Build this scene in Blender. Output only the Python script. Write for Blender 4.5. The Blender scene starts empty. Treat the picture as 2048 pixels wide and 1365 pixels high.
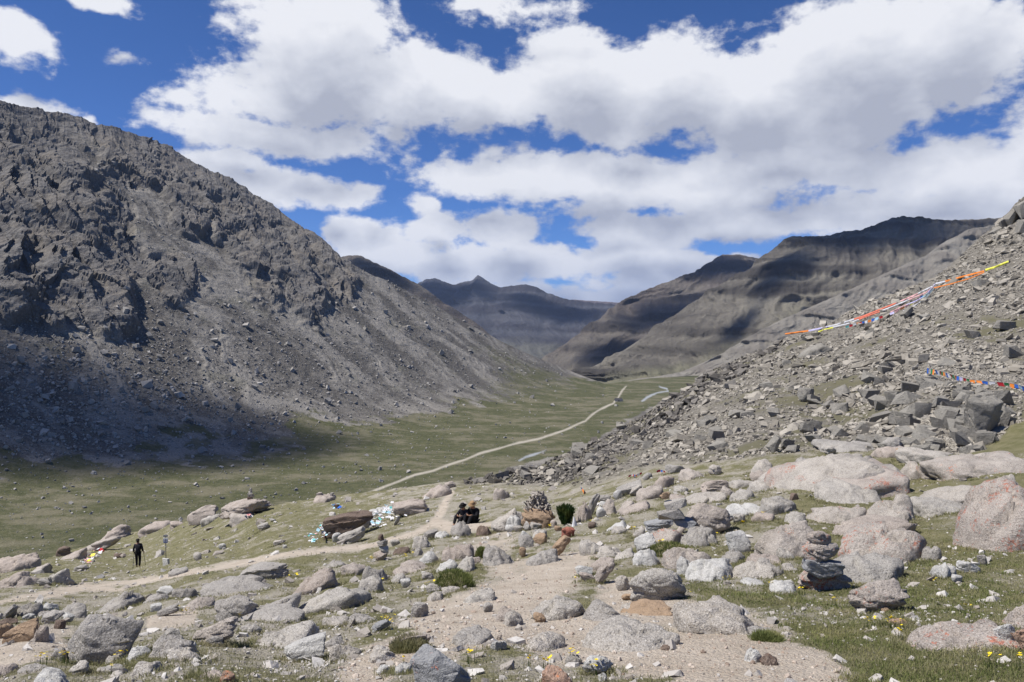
SUN_E = 4.7; SKY_E = .095; CLOUD_E = .76; SKY_TINT = (.33, .61, 1.0); HAZE = 3.0e-5
import bpy, math, random
import numpy as np
from mathutils import Vector
random.seed(7); rng = np.random.default_rng(7)
S = bpy.context.scene
COL = S.collection
F = 1479.0; UC = 1024.0; VH = 640.0          # pixels of the 2048-wide photograph: focal length, centre column, horizon row
R = math.radians

def P3(u, v, Y):
    u = np.asarray(u, float); v = np.asarray(v, float); Y = np.asarray(Y, float)
    return np.stack([(u-UC)/F*Y, Y, (VH-v)/F*Y], -1)

# ------------------------------------------------------------------ noise
def _h(ix, iy, iz, seed):
    h = (ix.astype(np.uint32)*np.uint32(374761393) + iy.astype(np.uint32)*np.uint32(668265263)
         + iz.astype(np.uint32)*np.uint32(2147483647) + np.uint32((seed*1274126177) & 0xffffffff))
    h = (h ^ (h >> np.uint32(13)))*np.uint32(1274126177)
    h = h ^ (h >> np.uint32(16))
    h = h*np.uint32(2246822519); h = h ^ (h >> np.uint32(15))
    return h
def pn(P, seed=0):
    """gradient noise, about -1..1"""
    P = np.asarray(P, np.float64)
    i = np.floor(P); f = (P-i); i = i.astype(np.int64)
    w = f*f*f*(f*(f*6-15)+10)
    out = 0
    for dx in (0, 1):
        wx = w[..., 0] if dx else 1-w[..., 0]
        for dy in (0, 1):
            wy = w[..., 1] if dy else 1-w[..., 1]
            for dz in (0, 1):
                wz = w[..., 2] if dz else 1-w[..., 2]
                h = _h(i[..., 0]+dx, i[..., 1]+dy, i[..., 2]+dz, seed)
                gx = (h & np.uint32(1023)).astype(float)/511.5-1
                gy = ((h >> np.uint32(10)) & np.uint32(1023)).astype(float)/511.5-1
                gz = ((h >> np.uint32(20)) & np.uint32(1023)).astype(float)/511.5-1
                out = out + wx*wy*wz*(gx*(f[..., 0]-dx)+gy*(f[..., 1]-dy)+gz*(f[..., 2]-dz))
    return out*1.3
def fbm(P, oct=4, gain=.5, lac=2.03, seed=0):
    P = np.asarray(P, float); a = 1; t = 0; s = 0
    for k in range(oct):
        s = s + a*pn(P, seed+k*17); t += a; a *= gain; P = P*lac+3.7
    return s/t
def ridged(P, oct=4, gain=.5, lac=2.1, seed=0):
    P = np.asarray(P, float); a = 1; t = 0; s = 0
    for k in range(oct):
        s = s + a*(1-np.abs(pn(P, seed+k*17))*1.6); t += a; a *= gain; P = P*lac+5.1
    return s/t
def cells(P, seed=0):
    """F1, F2-F1, random value of the nearest cell"""
    P = np.asarray(P, float); i = np.floor(P).astype(np.int64)
    d1 = np.full(P.shape[:-1], 9.); d2 = d1.copy(); cid = np.zeros(P.shape[:-1])
    for dx in (-1, 0, 1):
        for dy in (-1, 0, 1):
            for dz in (-1, 0, 1):
                jx, jy, jz = i[..., 0]+dx, i[..., 1]+dy, i[..., 2]+dz
                h = _h(jx, jy, jz, seed)
                px = jx+(h & np.uint32(1023)).astype(float)/1023
                py = jy+((h >> np.uint32(10)) & np.uint32(1023)).astype(float)/1023
                pz = jz+((h >> np.uint32(20)) & np.uint32(1023)).astype(float)/1023
                d = (px-P[..., 0])**2+(py-P[..., 1])**2+(pz-P[..., 2])**2
                r = ((h >> np.uint32(5)) & np.uint32(255)).astype(float)/255
                m = d < d1
                d2 = np.where(m, d1, np.minimum(d2, d)); cid = np.where(m, r, cid); d1 = np.where(m, d, d1)
    return np.sqrt(d1), np.sqrt(d2)-np.sqrt(d1), cid
def facets(P, seed=0):
    """planar chips: nearest cell of a jittered lattice, its own level and tilt; returns level, tilted offset, distance to the crack"""
    P = np.asarray(P, float); i = np.floor(P).astype(np.int64)
    d1 = np.full(P.shape[:-1], 9.); d2 = d1.copy(); lv = np.zeros(P.shape[:-1]); tl = lv.copy()
    for dx in (-1, 0, 1):
        for dy in (-1, 0, 1):
            jx, jy = i[..., 0]+dx, i[..., 1]+dy
            h = _h(jx, jy, jx*0, seed); h2 = _h(jx, jy, jx*0+7, seed)
            ox = jx+(h & np.uint32(1023)).astype(float)/1023-P[..., 0]; oy = jy+((h >> np.uint32(10)) & np.uint32(1023)).astype(float)/1023-P[..., 1]
            d = ox*ox+oy*oy; m = d < d1
            r = (h2 & np.uint32(1023)).astype(float)/1023; ga = ((h2 >> np.uint32(10)) & np.uint32(1023)).astype(float)/511.5-1; gb = ((h2 >> np.uint32(20)) & np.uint32(1023)).astype(float)/511.5-1
            d2 = np.where(m, d1, np.minimum(d2, d)); lv = np.where(m, r, lv); tl = np.where(m, ox*ga+oy*gb, tl); d1 = np.where(m, d, d1)
    return lv-.5, tl, np.sqrt(d2)-np.sqrt(d1)
def sstep(a, b, x):
    t = np.clip((np.asarray(x, float)-a)/(b-a), 0, 1); return t*t*(3-2*t)
def pl(pts, x):
    p = np.array(pts, float); return np.interp(x, p[:, 0], p[:, 1])

# ------------------------------------------------------------------ mesh helpers
def mesh_from(name, V, Fc, mats=(), smooth=True, attrs=None, mi=None):
    V = np.asarray(V, np.float32); Fc = np.asarray(Fc, np.int32)
    me = bpy.data.meshes.new(name)
    n, k = Fc.shape
    me.vertices.add(len(V)); me.vertices.foreach_set('co', V.ravel())
    me.loops.add(n*k); me.loops.foreach_set('vertex_index', Fc.ravel())
    me.polygons.add(n); me.polygons.foreach_set('loop_start', np.arange(0, n*k, k, dtype=np.int32))
    me.polygons.foreach_set('loop_total', np.full(n, k, np.int32))
    me.polygons.foreach_set('use_smooth', np.full(n, bool(smooth)))
    for m in mats: me.materials.append(m)
    if mi is not None: me.polygons.foreach_set('material_index', np.asarray(mi, np.int32))
    for an, av in (attrs or {}).items():
        a = me.attributes.new(an, 'FLOAT', 'POINT'); a.data.foreach_set('value', np.asarray(av, np.float32).ravel())
    me.update(calc_edges=True); me.validate()
    return me
def link(name, me, parent=None, loc=None):
    o = bpy.data.objects.new(name, me); COL.objects.link(o)
    if parent is not None: o.parent = parent
    if loc is not None: o.location = loc
    return o
def tag(o, label=None, cat=None, group=None, kind=None):
    if label: o['label'] = label
    if cat: o['category'] = cat
    if group: o['group'] = group
    if kind: o['kind'] = kind
    return o
def grid_faces(nr, nc, base=0):
    r, c = np.meshgrid(np.arange(nr-1), np.arange(nc-1), indexing='ij')
    a = base+r*nc+c
    return np.stack([a, a+1, a+nc+1, a+nc], -1).reshape(-1, 4)
def split_grid(V, faces, sel_list, names, mats, attrs):
    """one surface handed out to several objects, face by face"""
    objs = []
    for sel, nm in zip(sel_list, names):
        f = faces[sel]
        if len(f) == 0: continue
        used = np.zeros(len(V), bool); used[f.ravel()] = True
        idx = np.cumsum(used)-1
        me = mesh_from(nm, V[used], idx[f], mats, True, {k: np.asarray(a)[used] for k, a in attrs.items()})
        o = link(nm, me); o['kind'] = 'structure'; objs.append(o)
    return objs

# ------------------------------------------------------------------ node helper
class NT:
    def __init__(s, tree): s.t = tree; s.n = tree.nodes; s.l = tree.links
    def new(s, ty, **kw):
        nd = s.n.new(ty)
        for k, v in kw.items(): setattr(nd, k, v)
        return nd
    def put(s, sock, v):
        if v is None: return
        if isinstance(v, bpy.types.NodeSocket): s.l.new(v, sock)
        else:
            if sock.type == 'RGBA' and hasattr(v, '__len__') and len(v) == 3: v = (*v, 1)
            sock.default_value = v
    def m(s, op, a, b=None, c=None, clamp=False):
        nd = s.new('ShaderNodeMath', operation=op, use_clamp=clamp)
        s.put(nd.inputs[0], a); s.put(nd.inputs[1], b)
        if c is not None: s.put(nd.inputs[2], c)
        return nd.outputs[0]
    def vm(s, op, a, b=None, scale=None):
        nd = s.new('ShaderNodeVectorMath', operation=op)
        s.put(nd.inputs[0], a); s.put(nd.inputs[1], b)
        if scale is not None: s.put(nd.inputs[3], scale)
        return nd.outputs[1] if op in ('LENGTH', 'DOT_PRODUCT', 'DISTANCE') else nd.outputs[0]
    def noise(s, vec, scale, detail=4, rough=.5, dist=0, lac=2.0):
        nd = s.new('ShaderNodeTexNoise'); s.put(nd.inputs['Vector'], vec)
        nd.inputs['Scale'].default_value = scale; nd.inputs['Detail'].default_value = detail
        nd.inputs['Roughness'].default_value = rough; nd.inputs['Distortion'].default_value = dist
        nd.inputs['Lacunarity'].default_value = lac
        return nd.outputs[0]
    def vor(s, vec, scale, feature='F1', out=0, rand=1):
        nd = s.new('ShaderNodeTexVoronoi', feature=feature); s.put(nd.inputs['Vector'], vec)
        nd.inputs['Scale'].default_value = scale; nd.inputs['Randomness'].default_value = rand
        return nd.outputs[out]
    def mr(s, x, a, b, c=0., d=1., interp='SMOOTHSTEP'):
        nd = s.new('ShaderNodeMapRange', interpolation_type=interp); s.put(nd.inputs[0], x)
        for i, v in zip((1, 2, 3, 4), (a, b, c, d)): s.put(nd.inputs[i], v)
        return nd.outputs[0]
    def mix(s, f, a, b, blend='MIX'):
        nd = s.new('ShaderNodeMix', data_type='RGBA', blend_type=blend)
        s.put(nd.inputs[0], f); s.put(nd.inputs[6], a); s.put(nd.inputs[7], b)
        return nd.outputs[2]
    def attr(s, name):
        nd = s.new('ShaderNodeAttribute', attribute_name=name); return nd.outputs['Fac']
    def ramp(s, f, stops):
        nd = s.new('ShaderNodeValToRGB'); s.put(nd.inputs[0], f); e = nd.color_ramp.elements
        while len(e) < len(stops): e.new(.5)
        for el, (p, c) in zip(e, stops): el.position = p; el.color = (*c, 1)
        return nd.outputs[0]
    def bump(s, h, strength=.5, dist=.1, normal=None):
        nd = s.new('ShaderNodeBump'); nd.inputs['Strength'].default_value = strength
        nd.inputs['Distance'].default_value = dist; s.put(nd.inputs['Height'], h)
        if normal: s.put(nd.inputs['Normal'], normal)
        return nd.outputs[0]
def material(name, rough=.9):
    m = bpy.data.materials.new(name); m.use_nodes = True
    t = NT(m.node_tree); b = m.node_tree.nodes['Principled BSDF']
    b.inputs['Roughness'].default_value = rough
    b.inputs['Specular IOR Level'].default_value = .2
    return m, t, b
def plain(name, c, rough=.8, var=.15, scale=30):
    m, t, b = material(name, rough)
    co = t.new('ShaderNodeTexCoord').outputs['Object']
    n = t.noise(co, scale, 4, .6)
    t.put(b.inputs['Base Color'], t.mix(t.mr(n, .3, .7), tuple(x*(1-var) for x in c), tuple(min(1, x*(1+var)) for x in c)))
    return m

# ------------------------------------------------------------------ camera, sun, sky
cam = bpy.data.cameras.new('camera'); cam.lens = 36*F/2048; cam.sensor_width = 36; cam.sensor_fit = 'HORIZONTAL'
cam.shift_y = -(682.5-VH)/2048; cam.clip_start = .1; cam.clip_end = 60000
co = bpy.data.objects.new('camera', cam); COL.objects.link(co); co.rotation_euler = (R(90), 0, 0); S.camera = co

SUN = Vector((-0.49, -0.10, 0.865)).normalized()
sd = bpy.data.lights.new('sun', 'SUN'); sd.energy = SUN_E; sd.angle = R(.5); sd.color = (1, .95, .88)
so = bpy.data.objects.new('sun', sd); COL.objects.link(so); so.rotation_euler = (-SUN).to_track_quat('-Z', 'Y').to_euler()
so.location = (0, 0, 500)

S.view_settings.view_transform = 'Standard'; S.view_settings.look = 'None'; S.view_settings.gamma = 1
S.view_settings.exposure = .40
# ------------------------------------------------------------------ sky: Nishita blue with a bank of cumulus
W = bpy.data.worlds.new('World'); S.world = W; W.use_nodes = True
wt = NT(W.node_tree); wt.n.clear()
sky = wt.new('ShaderNodeTexSky', sky_type='NISHITA'); sky.sun_disc = False
sky.sun_elevation = math.asin(SUN.z); sky.sun_rotation = math.atan2(SUN.x, SUN.y)
sky.altitude = 5000; sky.dust_density = .3; sky.ozone_density = 2.0
gen = wt.new('ShaderNodeTexCoord').outputs['Generated']
gn = wt.vm('NORMALIZE', gen)
sp = wt.new('ShaderNodeSeparateXYZ'); wt.put(sp.inputs[0], gn)
AZ = wt.m('ARCTAN2', sp.outputs[0], sp.outputs[1]); EL = wt.m('ARCSINE', sp.outputs[2])
cb = wt.new('ShaderNodeCombineXYZ'); wt.put(cb.inputs[0], AZ); wt.put(cb.inputs[1], EL)
AE = cb.outputs[0]
def ae(u, v):
    az = math.atan((u-UC)/F); return az, math.atan((VH-v)/F*math.cos(az))
BLOBS = [  # column, row, half width, half height, weight: the cloud banks one by one
 (640,120,230,170,1.1),(560,200,250,70,.85),(470,250,230,45,.85),(620,285,170,50,.9),(800,170,150,110,1),(950,180,230,100,1.1),(1160,160,210,120,1.1),(1330,170,220,110,1.1),
 (1500,190,230,120,1.1),(1700,150,260,190,1.2),(1900,90,190,170,1.1),(2090,260,130,140,.75),(1250,250,170,50,.8),(1560,270,320,60,.9),(960,240,150,35,.7),
 (960,355,170,52,.9),(1130,350,220,66,1),(1330,355,240,75,1),(1560,330,280,80,1),(1850,330,260,80,1),(2000,400,260,90,1),
 (1450,400,260,42,.85),(1700,430,330,52,.9),(1950,470,260,60,.9),(1200,415,160,30,.6),
 (730,470,110,42,0.99),(870,465,90,40,0.99),(1010,460,120,52,1.09),(800,510,190,40,1.04),(960,530,170,50,1.04),(1090,520,150,40,1.04),(1000,585,220,34,0.94),(1250,470,120,50,1.04),(1330,460,160,45,0.94),
 (1240,520,170,40,1.04),(1320,560,190,40,1.04),(1400,525,75,34,0.99),(1200,595,160,26,0.94),(1480,515,50,18,0.74),(1460,455,260,40,0.99),
 (430,345,120,52,.9),(540,375,150,52,1),(660,395,95,42,.85),(730,395,50,36,.7),(480,320,90,34,.7),
 (20,50,95,65,.95),(90,70,50,50,.55),(250,105,62,26,.5),(60,215,110,34,.75),(350,195,60,24,.6),(150,235,60,14,.6),(840,420,42,30,.65),
 (210,0,110,22,.6),(960,5,120,26,.55),(1010,25,110,24,.45),(740,5,70,34,.5),(460,60,50,40,.5),(1130,25,110,20,.35),
 (-300,250,160,90,.8),(-700,-50,400,160,.9),(2500,350,400,180,1),(2700,0,400,200,.8),(600,-350,500,160,.9),(1500,-420,500,150,.8),(-200,-500,300,150,.8)]
def density(vec, detail, a1=1.5, a2=.75):
    wob = wt.new('ShaderNodeTexNoise'); wt.put(wob.inputs['Vector'], vec); wob.inputs['Scale'].default_value = 9; wob.inputs['Detail'].default_value = 3
    off = wt.vm('SUBTRACT', wob.outputs['Color'], (.5, .5, .5))
    warped = wt.vm('ADD', vec, wt.vm('MULTIPLY', off, (.07, .045, 0)))
    best = None
    for (u, v, a, b, wgt) in BLOBS:
        c0, e0 = ae(u, v); sa = a/F*math.cos(c0)**2; sb = b/F*math.cos(c0)
        d = wt.vm('LENGTH', wt.vm('MULTIPLY', wt.vm('SUBTRACT', warped, (c0, e0, 0)), (1/sa, 1/sb, 0)))
        f = wt.m('MULTIPLY_ADD', d, -wgt, wgt)
        best = f if best is None else wt.m('SMOOTH_MAX', best, f, .25)
    st = wt.vm('MULTIPLY', vec, (1, 1.5, 0))
    n1 = wt.noise(st, 11, detail, .56, .25)
    bil = wt.vor(wt.vm('ADD', st, wt.vm('SCALE', off, None, .03)), 34, 'SMOOTH_F1') if False else wt.noise(st, 40, max(2, detail-2), .6)
    d = wt.m('ADD', best, wt.m('MULTIPLY_ADD', n1, a1, -.56*a1))
    return wt.m('ADD', d, wt.m('MULTIPLY_ADD', bil, a2, -.5*a2))
D0 = density(AE, 9)
D1 = density(wt.vm('ADD', AE, (-.015, .055, 0)), 4, 1.0, .25)
alpha = wt.mr(D0, -.05, .30)
depth = wt.mr(D1, -.05, .92, 0, 1, 'LINEAR')
relief = wt.m('SUBTRACT', D0, D1)
lit = wt.m('ADD', wt.m('MULTIPLY_ADD', depth, -1.0, 1.0), wt.m('MULTIPLY', relief, .22), clamp=True)
cc = wt.ramp(lit, [(0, (.45, .475, .56)), (.35, (.60, .625, .70)), (.7, (.76, .78, .84)), (1, (.90, .91, .95))])
skyc = wt.new('ShaderNodeBackground'); wt.put(skyc.inputs[0], wt.mix(1.0, sky.outputs[0], SKY_TINT, 'MULTIPLY')); skyc.inputs[1].default_value = SKY_E
clc = wt.new('ShaderNodeBackground'); wt.put(clc.inputs[0], cc); clc.inputs[1].default_value = CLOUD_E
# below the horizon there is only land: no cloud there
mx = wt.new('ShaderNodeMixShader'); wt.put(mx.inputs[0], wt.m('MULTIPLY', alpha, .97)); wt.l.new(skyc.outputs[0], mx.inputs[1]); wt.l.new(clc.outputs[0], mx.inputs[2])
wo = wt.new('ShaderNodeOutputWorld'); wt.l.new(mx.outputs[0], wo.inputs[0])
W.cycles.sampling_method = 'NONE'
S.cycles.max_bounces = 3; S.cycles.diffuse_bounces = 2
# ------------------------------------------------------------------ near ground: depth control points (column, row, metres)
CP = [(-600,1365,7.5),(0,1365,5.3),(500,1365,4.6),(1024,1365,4.2),(1500,1365,4.1),(2048,1365,4.0),(2650,1365,4.0),
(1024,1700,2.4),(0,1700,2.9),(2048,1700,2.35),(-600,1700,3.4),(2650,1700,2.35),(1024,2250,1.52),(-600,2250,2.0),(2650,2250,1.5),(300,2250,1.6),(1800,2250,1.5),
(210,1325,6.3),(0,1285,8.6),(-600,1285,11),(60,1240,12),(0,1210,19),(-600,1235,20),(150,1180,28),(275,1137,46),(0,1160,42),(0,1138,56),(-600,1200,32),(-600,1175,50),
(480,1220,10.5),(600,1290,6.8),(480,1180,14.5),(480,1145,22),(480,1110,34),(480,1060,50),(480,1018,60),(300,1230,11),(300,1190,19),
(700,1250,7.8),(700,1180,11.5),(700,1130,18),(700,1095,27),(700,1070,34),(700,1020,46),(700,986,56),
(925,1300,5.6),(925,1200,9),(925,1130,14),(925,1085,20),(925,1048,29),(925,1000,40),(925,960,52),
(1100,1240,7.2),(1100,1160,10.5),(1100,1110,14),(1070,1055,22),(1070,1010,33),(1100,970,44),(1080,935,57),
(1300,1290,5.5),(1300,1200,8),(1300,1140,10.5),(1340,1085,14),(1300,1020,20),(1280,970,28),(1250,940,38),
(1640,1290,5.4),(1640,1180,8.2),(1640,1110,10.8),(1640,1045,14.5),(1640,985,19),(1640,930,25),(1640,900,30),
(2000,1280,5.2),(2000,1190,7.4),(2000,1095,10.5),(2000,1000,15),(2000,930,21),(2000,895,25),
(2650,1280,5.2),(2650,1100,9.5),(2650,900,19),(2650,640,36),(2650,250,60),
(1500,870,38),(1500,800,55),(1500,740,76),(1500,706,92),(1700,850,38),(1700,780,50),(1700,700,68),(1700,628,88),
(1900,860,30),(1900,800,36),(1900,740,44),(1900,650,58),(1900,580,72),(1900,525,84),(2048,800,34),(2048,700,46),(2048,600,58),(2048,500,72),(2048,392,88),
(1370,870,48),(1370,820,65),(1370,780,84),(1200,930,46),(1200,885,66)]
CP += [(3700,1365,4.0),(3700,2250,1.5),(3700,900,19),(3700,250,42),(-1600,1365,9),(-1600,2250,2.4),(-1600,1200,30),(-1600,1185,36)]
CP = np.array(CP, float)
def _tps(d2): return .5*d2*np.log(d2+1e-12)
_X = CP[:, :2]/600.0
_A = _tps(((_X[:, None]-_X[None])**2).sum(-1)) + np.eye(len(CP))*2e-3
_Pm = np.c_[np.ones(len(CP)), _X]
_M = np.block([[_A, _Pm], [_Pm.T, np.zeros((3, 3))]])
_sol = np.linalg.solve(_M, np.r_[np.log(CP[:, 2]), 0, 0, 0])
def nearY(u, v):
    u, v = np.broadcast_arrays(np.asarray(u, float), np.asarray(v, float)); sh = u.shape
    q = np.c_[u.ravel(), v.ravel()]/600.0; out = np.empty(len(q))
    for k in range(0, len(q), 40000):
        qq = q[k:k+40000]
        out[k:k+40000] = _tps(((qq[:, None]-_X[None])**2).sum(-1))@_sol[:-3] + _sol[-3]+qq@_sol[-2:]
    return np.exp(out).reshape(sh)
EDGE = [(-1600,1188),(-600,1178),(-100,1150),(0,1139),(60,1128),(130,1105),(200,1085),(260,1066),(330,1050),(380,1042),(430,1034),(540,1014),(600,1000),(660,992),(740,986),(800,976),(860,968),(900,963),(950,958),(1000,950),(1080,930),(1130,910),(1180,890),(1230,865),(1290,830),(1340,795),(1370,776),(1420,748),(1460,724),(1500,706),(1560,681),(1600,666),(1650,646),(1720,616),(1800,583),(1840,566),(1870,550),(1900,527),(1950,492),(1975,470),(1990,452),(2005,432),(2020,420),(2048,392),(2150,330),(2650,210),(3700,150)]
def edge_v(u): return pl(EDGE, u)
def inpoly(u, v, poly):
    r = np.zeros(np.shape(u), bool); n = len(poly)
    for i in range(n):
        (x1, y1), (x2, y2) = poly[i], poly[(i+1) % n]
        c = ((y1 > v) != (y2 > v)) & (u < (x2-x1)*(v-y1)/(y2-y1+1e-9)+x1); r ^= c
    return r
def strip_dist(u, v, pts):
    """distance (pixels) to a polyline minus its half width"""
    best = np.full(np.shape(u), 1e9)
    for (x1, y1, w1), (x2, y2, w2) in zip(pts[:-1], pts[1:]):
        dx, dy = x2-x1, y2-y1; t = np.clip(((u-x1)*dx+(v-y1)*dy)/(dx*dx+dy*dy), 0, 1)
        d = np.hypot(u-(x1+t*dx), (v-(y1+t*dy)))-(w1+(w2-w1)*t); best = np.minimum(best, d)
    return best
PATH_A = [(1540,1410,150),(1470,1335,95),(1330,1315,46),(1200,1285,44),(1000,1238,36),(970,1205,30),(1090,1180,42),(1080,1150,40),(1140,1140,28),(1180,1105,12)]
PATH_A2 = [(980,1235,50),(880,1260,46),(820,1290,30),(760,1310,24),(730,1345,34),(720,1400,50)]
PATH_A3 = [(1090,1180,30),(1000,1140,14),(960,1100,9),(1010,1085,8)]
PATH_A4 = [(1240,1200,40),(1330,1225,20),(1370,1240,20)]
PATH_B = [(-300,1245,10),(0,1207,4.5),(120,1180,3.5),(300,1160,4),(430,1138,4),(560,1112,4.5),(740,1092,5),(830,1068,5),(870,1045,6),(885,1020,8),(893,1000,5),(905,985,3)]
PATH_B2 = [(870,1045,9),(900,1055,9),(990,1050,5)]
PATH_B3 = [(60,1203,2),(170,1174,7),(240,1180,3),(300,1160,3)]
PATH_C = [(-100,1300,30),(30,1300,26),(110,1280,14),(120,1310,10)]
PATH_D = [(330,1255,6),(380,1235,12),(300,1243,8)]
def near_masks(u, v, Pw):
    n = fbm(Pw*np.array([.9, .9, .9]), 4, seed=3); n2 = fbm(Pw*3.1, 3, seed=9)
    wob = (n*34+n2*24+fbm(Pw*9, 3, seed=10)*20)*pl([(1000,.6),(1150,1.),(1365,2.0)], v)
    dmain = np.minimum.reduce([strip_dist(u, v, p) for p in (PATH_A, PATH_A2, PATH_A3, PATH_A4, PATH_C)])
    db = np.minimum.reduce([strip_dist(u, v, p) for p in (PATH_B, PATH_B2, PATH_B3, PATH_D)])
    dirt = np.maximum(sstep(26, -14, dmain+wob), sstep(4, -3, db+wob*.12))
    ve = pl([(900,975),(960,965),(1060,968),(1180,972),(1250,945),(1330,925),(1480,915),(1560,905),(1700,892),(1800,903),(1930,905),(1985,880),(2048,835),(2400,800)], u)
    tal = sstep(-10, 8, ve-v+n*14)*sstep(880, 960, u)
    # soft green of the talus (grass between stones), and of the meadow
    right = sstep(1350, 1800, u)*sstep(880, 930, v)
    left = sstep(900, 600, u)*sstep(1200, 1120, v)
    green = np.clip(.47+.22*right+.14*left+.55*n+.35*n2, 0, 1)
    green = np.maximum(green, sstep(.25, .75, .6+n)*inpoly(u, v, [(1380,1160),(1560,1150),(1700,1180),(2100,1080),(2300,1400),(1800,1400),(1640,1290),(1540,1240),(1380,1210)])*.95)
    green = np.maximum(green, .85*sstep(14, -6, np.hypot((u-2020)/70., (v-868)/36.)*36-36+n*20))*1.0
    green = green*(1-dirt)
    gt = np.clip(.42+1.6*fbm(Pw*.12, 3, seed=21)+.6*n, 0, 1)*sstep(650, 720, v+.12*(u-1500))
    green = green*(1-tal)+tal*gt*.75
    return dirt, green, tal
def near_disp(Pw, dirt, tal):
    Y = Pw[..., 1]
    a = fbm(Pw*np.array([.5, .5, .5]), 4, seed=5)*.16 + fbm(Pw*np.array([2.3, 2.3, 2.3]), 3, seed=6)*.035
    a = a*(1-.65*dirt)*np.clip(Y/9, .35, 1.6)
    t = fbm(Pw*np.array([.14, .14, .14]), 3, seed=8)*1.0 + ridged(Pw*.55, 3, seed=12)*.14-.08
    return a*(1-tal)+tal*t*np.clip(Y/55, .4, 1.2)
def ground_at(u, v):
    """point of the near ground seen at pixel u, v"""
    u = np.asarray(u, float); v = np.asarray(v, float)
    return P3(u, v, nearY(u, v))
us = np.unique(np.r_[np.arange(-1600, -300, 24), np.arange(-300, -40, 10), np.arange(-40, 2090, 2.6), np.arange(2090, 2500, 10), np.arange(2500, 3701, 24)])
w1 = np.linspace(0, 1, 400); vv2 = np.r_[np.linspace(1385, 1500, 24)[1:], np.linspace(1500, 2250, 40)[1:]]
ev = edge_v(us) + 3.0*fbm(np.c_[us*.03, us*0, us*0+3], 3, seed=40)
Vg = np.concatenate([ev[None]+(1385-ev[None])*w1[:, None], np.repeat(vv2[:, None], len(us), 1)], 0)
Ug = np.repeat(us[None], len(Vg), 0)
Yg = nearY(Ug, Vg); Pg = P3(Ug, Vg, Yg)
mD, mG, mT = near_masks(Ug, Vg, Pg)
Pg[..., 2] += near_disp(Pg, mD, mT)
# the far side of the knoll and of the talus, out of sight
back = []
for k in range(1, 14):
    q = Pg[0].copy(); q[:, :2] *= (1+.02*k*k); q[:, 2] = Pg[0][:, 2] - (np.hypot(q[:, 0], q[:, 1])-np.hypot(Pg[0][:, 0], Pg[0][:, 1]))*.62 - .15*k
    back.append(q)
back = np.array(back[::-1]); nb = len(back)
Vn = np.concatenate([back, Pg], 0); nr, nc = Vn.shape[:2]
ext = lambda a: np.concatenate([np.repeat(a[:1], nb, 0), a], 0).ravel()
aD, aG, aT = ext(mD), ext(mG), ext(mT)
faces = grid_faces(nr, nc)
fd = aD[faces].mean(1) > .5; ft = aT[faces].mean(1) > .5
Ynear_u = ext(Ug); Ynear_v = ext(Vg)

# ------------------------------------------------------------------ left mountain and valley floor
HZ = -100.0
_fx = np.polyfit([200,300,460,600,720,900,1138,1400,1800,2500], [-470,-400,-310,-205,-118,-15,95,190,300,420], 3)
def foot_x(y): return np.polyval(_fx, y)
def hC(x, y):
    s = foot_x(y)-x; sp = 30*np.logaddexp(0, s/30)
    return HZ + .60*sp + .00012*sp**2
RIDGE = [(-900,100),(-500,150),(-200,185),(0,204),(60,218),(150,234),(200,252),(240,262),(330,290),(370,318),(420,346),(500,384),(530,402),(570,430),(640,478),(690,522),(740,548),(800,575),(850,600),(900,628),(950,655),(1000,682),(1060,710),(1110,730),(1160,750),(1210,768),(1230,766),(1300,757),(1380,752),(1500,750),(1700,750)]
ucs = np.arange(-900, 1701, 20.); wcs = np.linspace(0, 1, 70)
rv = pl(RIDGE, ucs); VB = 1215.
Uc0 = np.repeat(ucs[None], 70, 0); Vc0 = rv[None]+(VB-rv[None])*wcs[:, None]
Ys = np.geomspace(200, 3200, 500); Yc0 = np.zeros_like(Uc0); done = np.zeros_like(Uc0, bool)
prev = None
for k, y in enumerate(Ys):
    f = (VH-Vc0)/F*y - hC((Uc0-UC)/F*y, y)
    if prev is not None:
        hit = (~done) & (f <= 0)
        t = prev/(prev-f+1e-9); Yc0 = np.where(hit, Ys[k-1]+(y-Ys[k-1])*t, Yc0); done |= hit
    prev = f
# rays that miss take the depth of the row below
for r in range(68, -1, -1):
    Yc0[r] = np.where((Yc0[r] == 0), Yc0[r+1]*1.012, Yc0[r])
    Yc0[r] = np.minimum(Yc0[r], Yc0[r+1]*1.065)
LY = np.log(Yc0)
for _ in range(2):
    q = np.pad(LY, 1, mode='edge'); LY = (q[1:-1, 1:-1]*2+q[:-2, 1:-1]+q[2:, 1:-1]+q[1:-1, :-2]+q[1:-1, 2:])/6
def bil(T, fu, fw):
    iu = np.clip(np.floor(fu).astype(int), 0, T.shape[1]-2); iw = np.clip(np.floor(fw).astype(int), 0, T.shape[0]-2)
    a = fu-iu; b = fw-iw
    return T[iw, iu]*(1-a)*(1-b)+T[iw, iu+1]*a*(1-b)+T[iw+1, iu]*(1-a)*b+T[iw+1, iu+1]*a*b
def farY(u, v):
    r = pl(RIDGE, u); w = (v-r)/(VB-r)
    return np.exp(bil(LY, (u+900)/20., np.clip(w, 0, 1)*69))
def blobs(u, v, L):
    m = np.zeros(np.shape(u))
    for (x, y, a, b) in L: m = np.maximum(m, 1-np.hypot((u-x)/a, (v-y)/b))
    return np.clip(m*1.6, 0, 1)
CRAG = [(-300,400,400,330),(40,330,210,150),(70,470,190,190),(200,560,120,150),(100,600,150,90),(20,620,90,50),(300,330,160,75),(420,400,140,65),(500,440,120,75),(560,520,110,130),(620,560,70,110),(660,560,70,90),(500,500,70,70),(340,560,60,90),(380,440,60,50),(230,430,60,90)]
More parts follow.
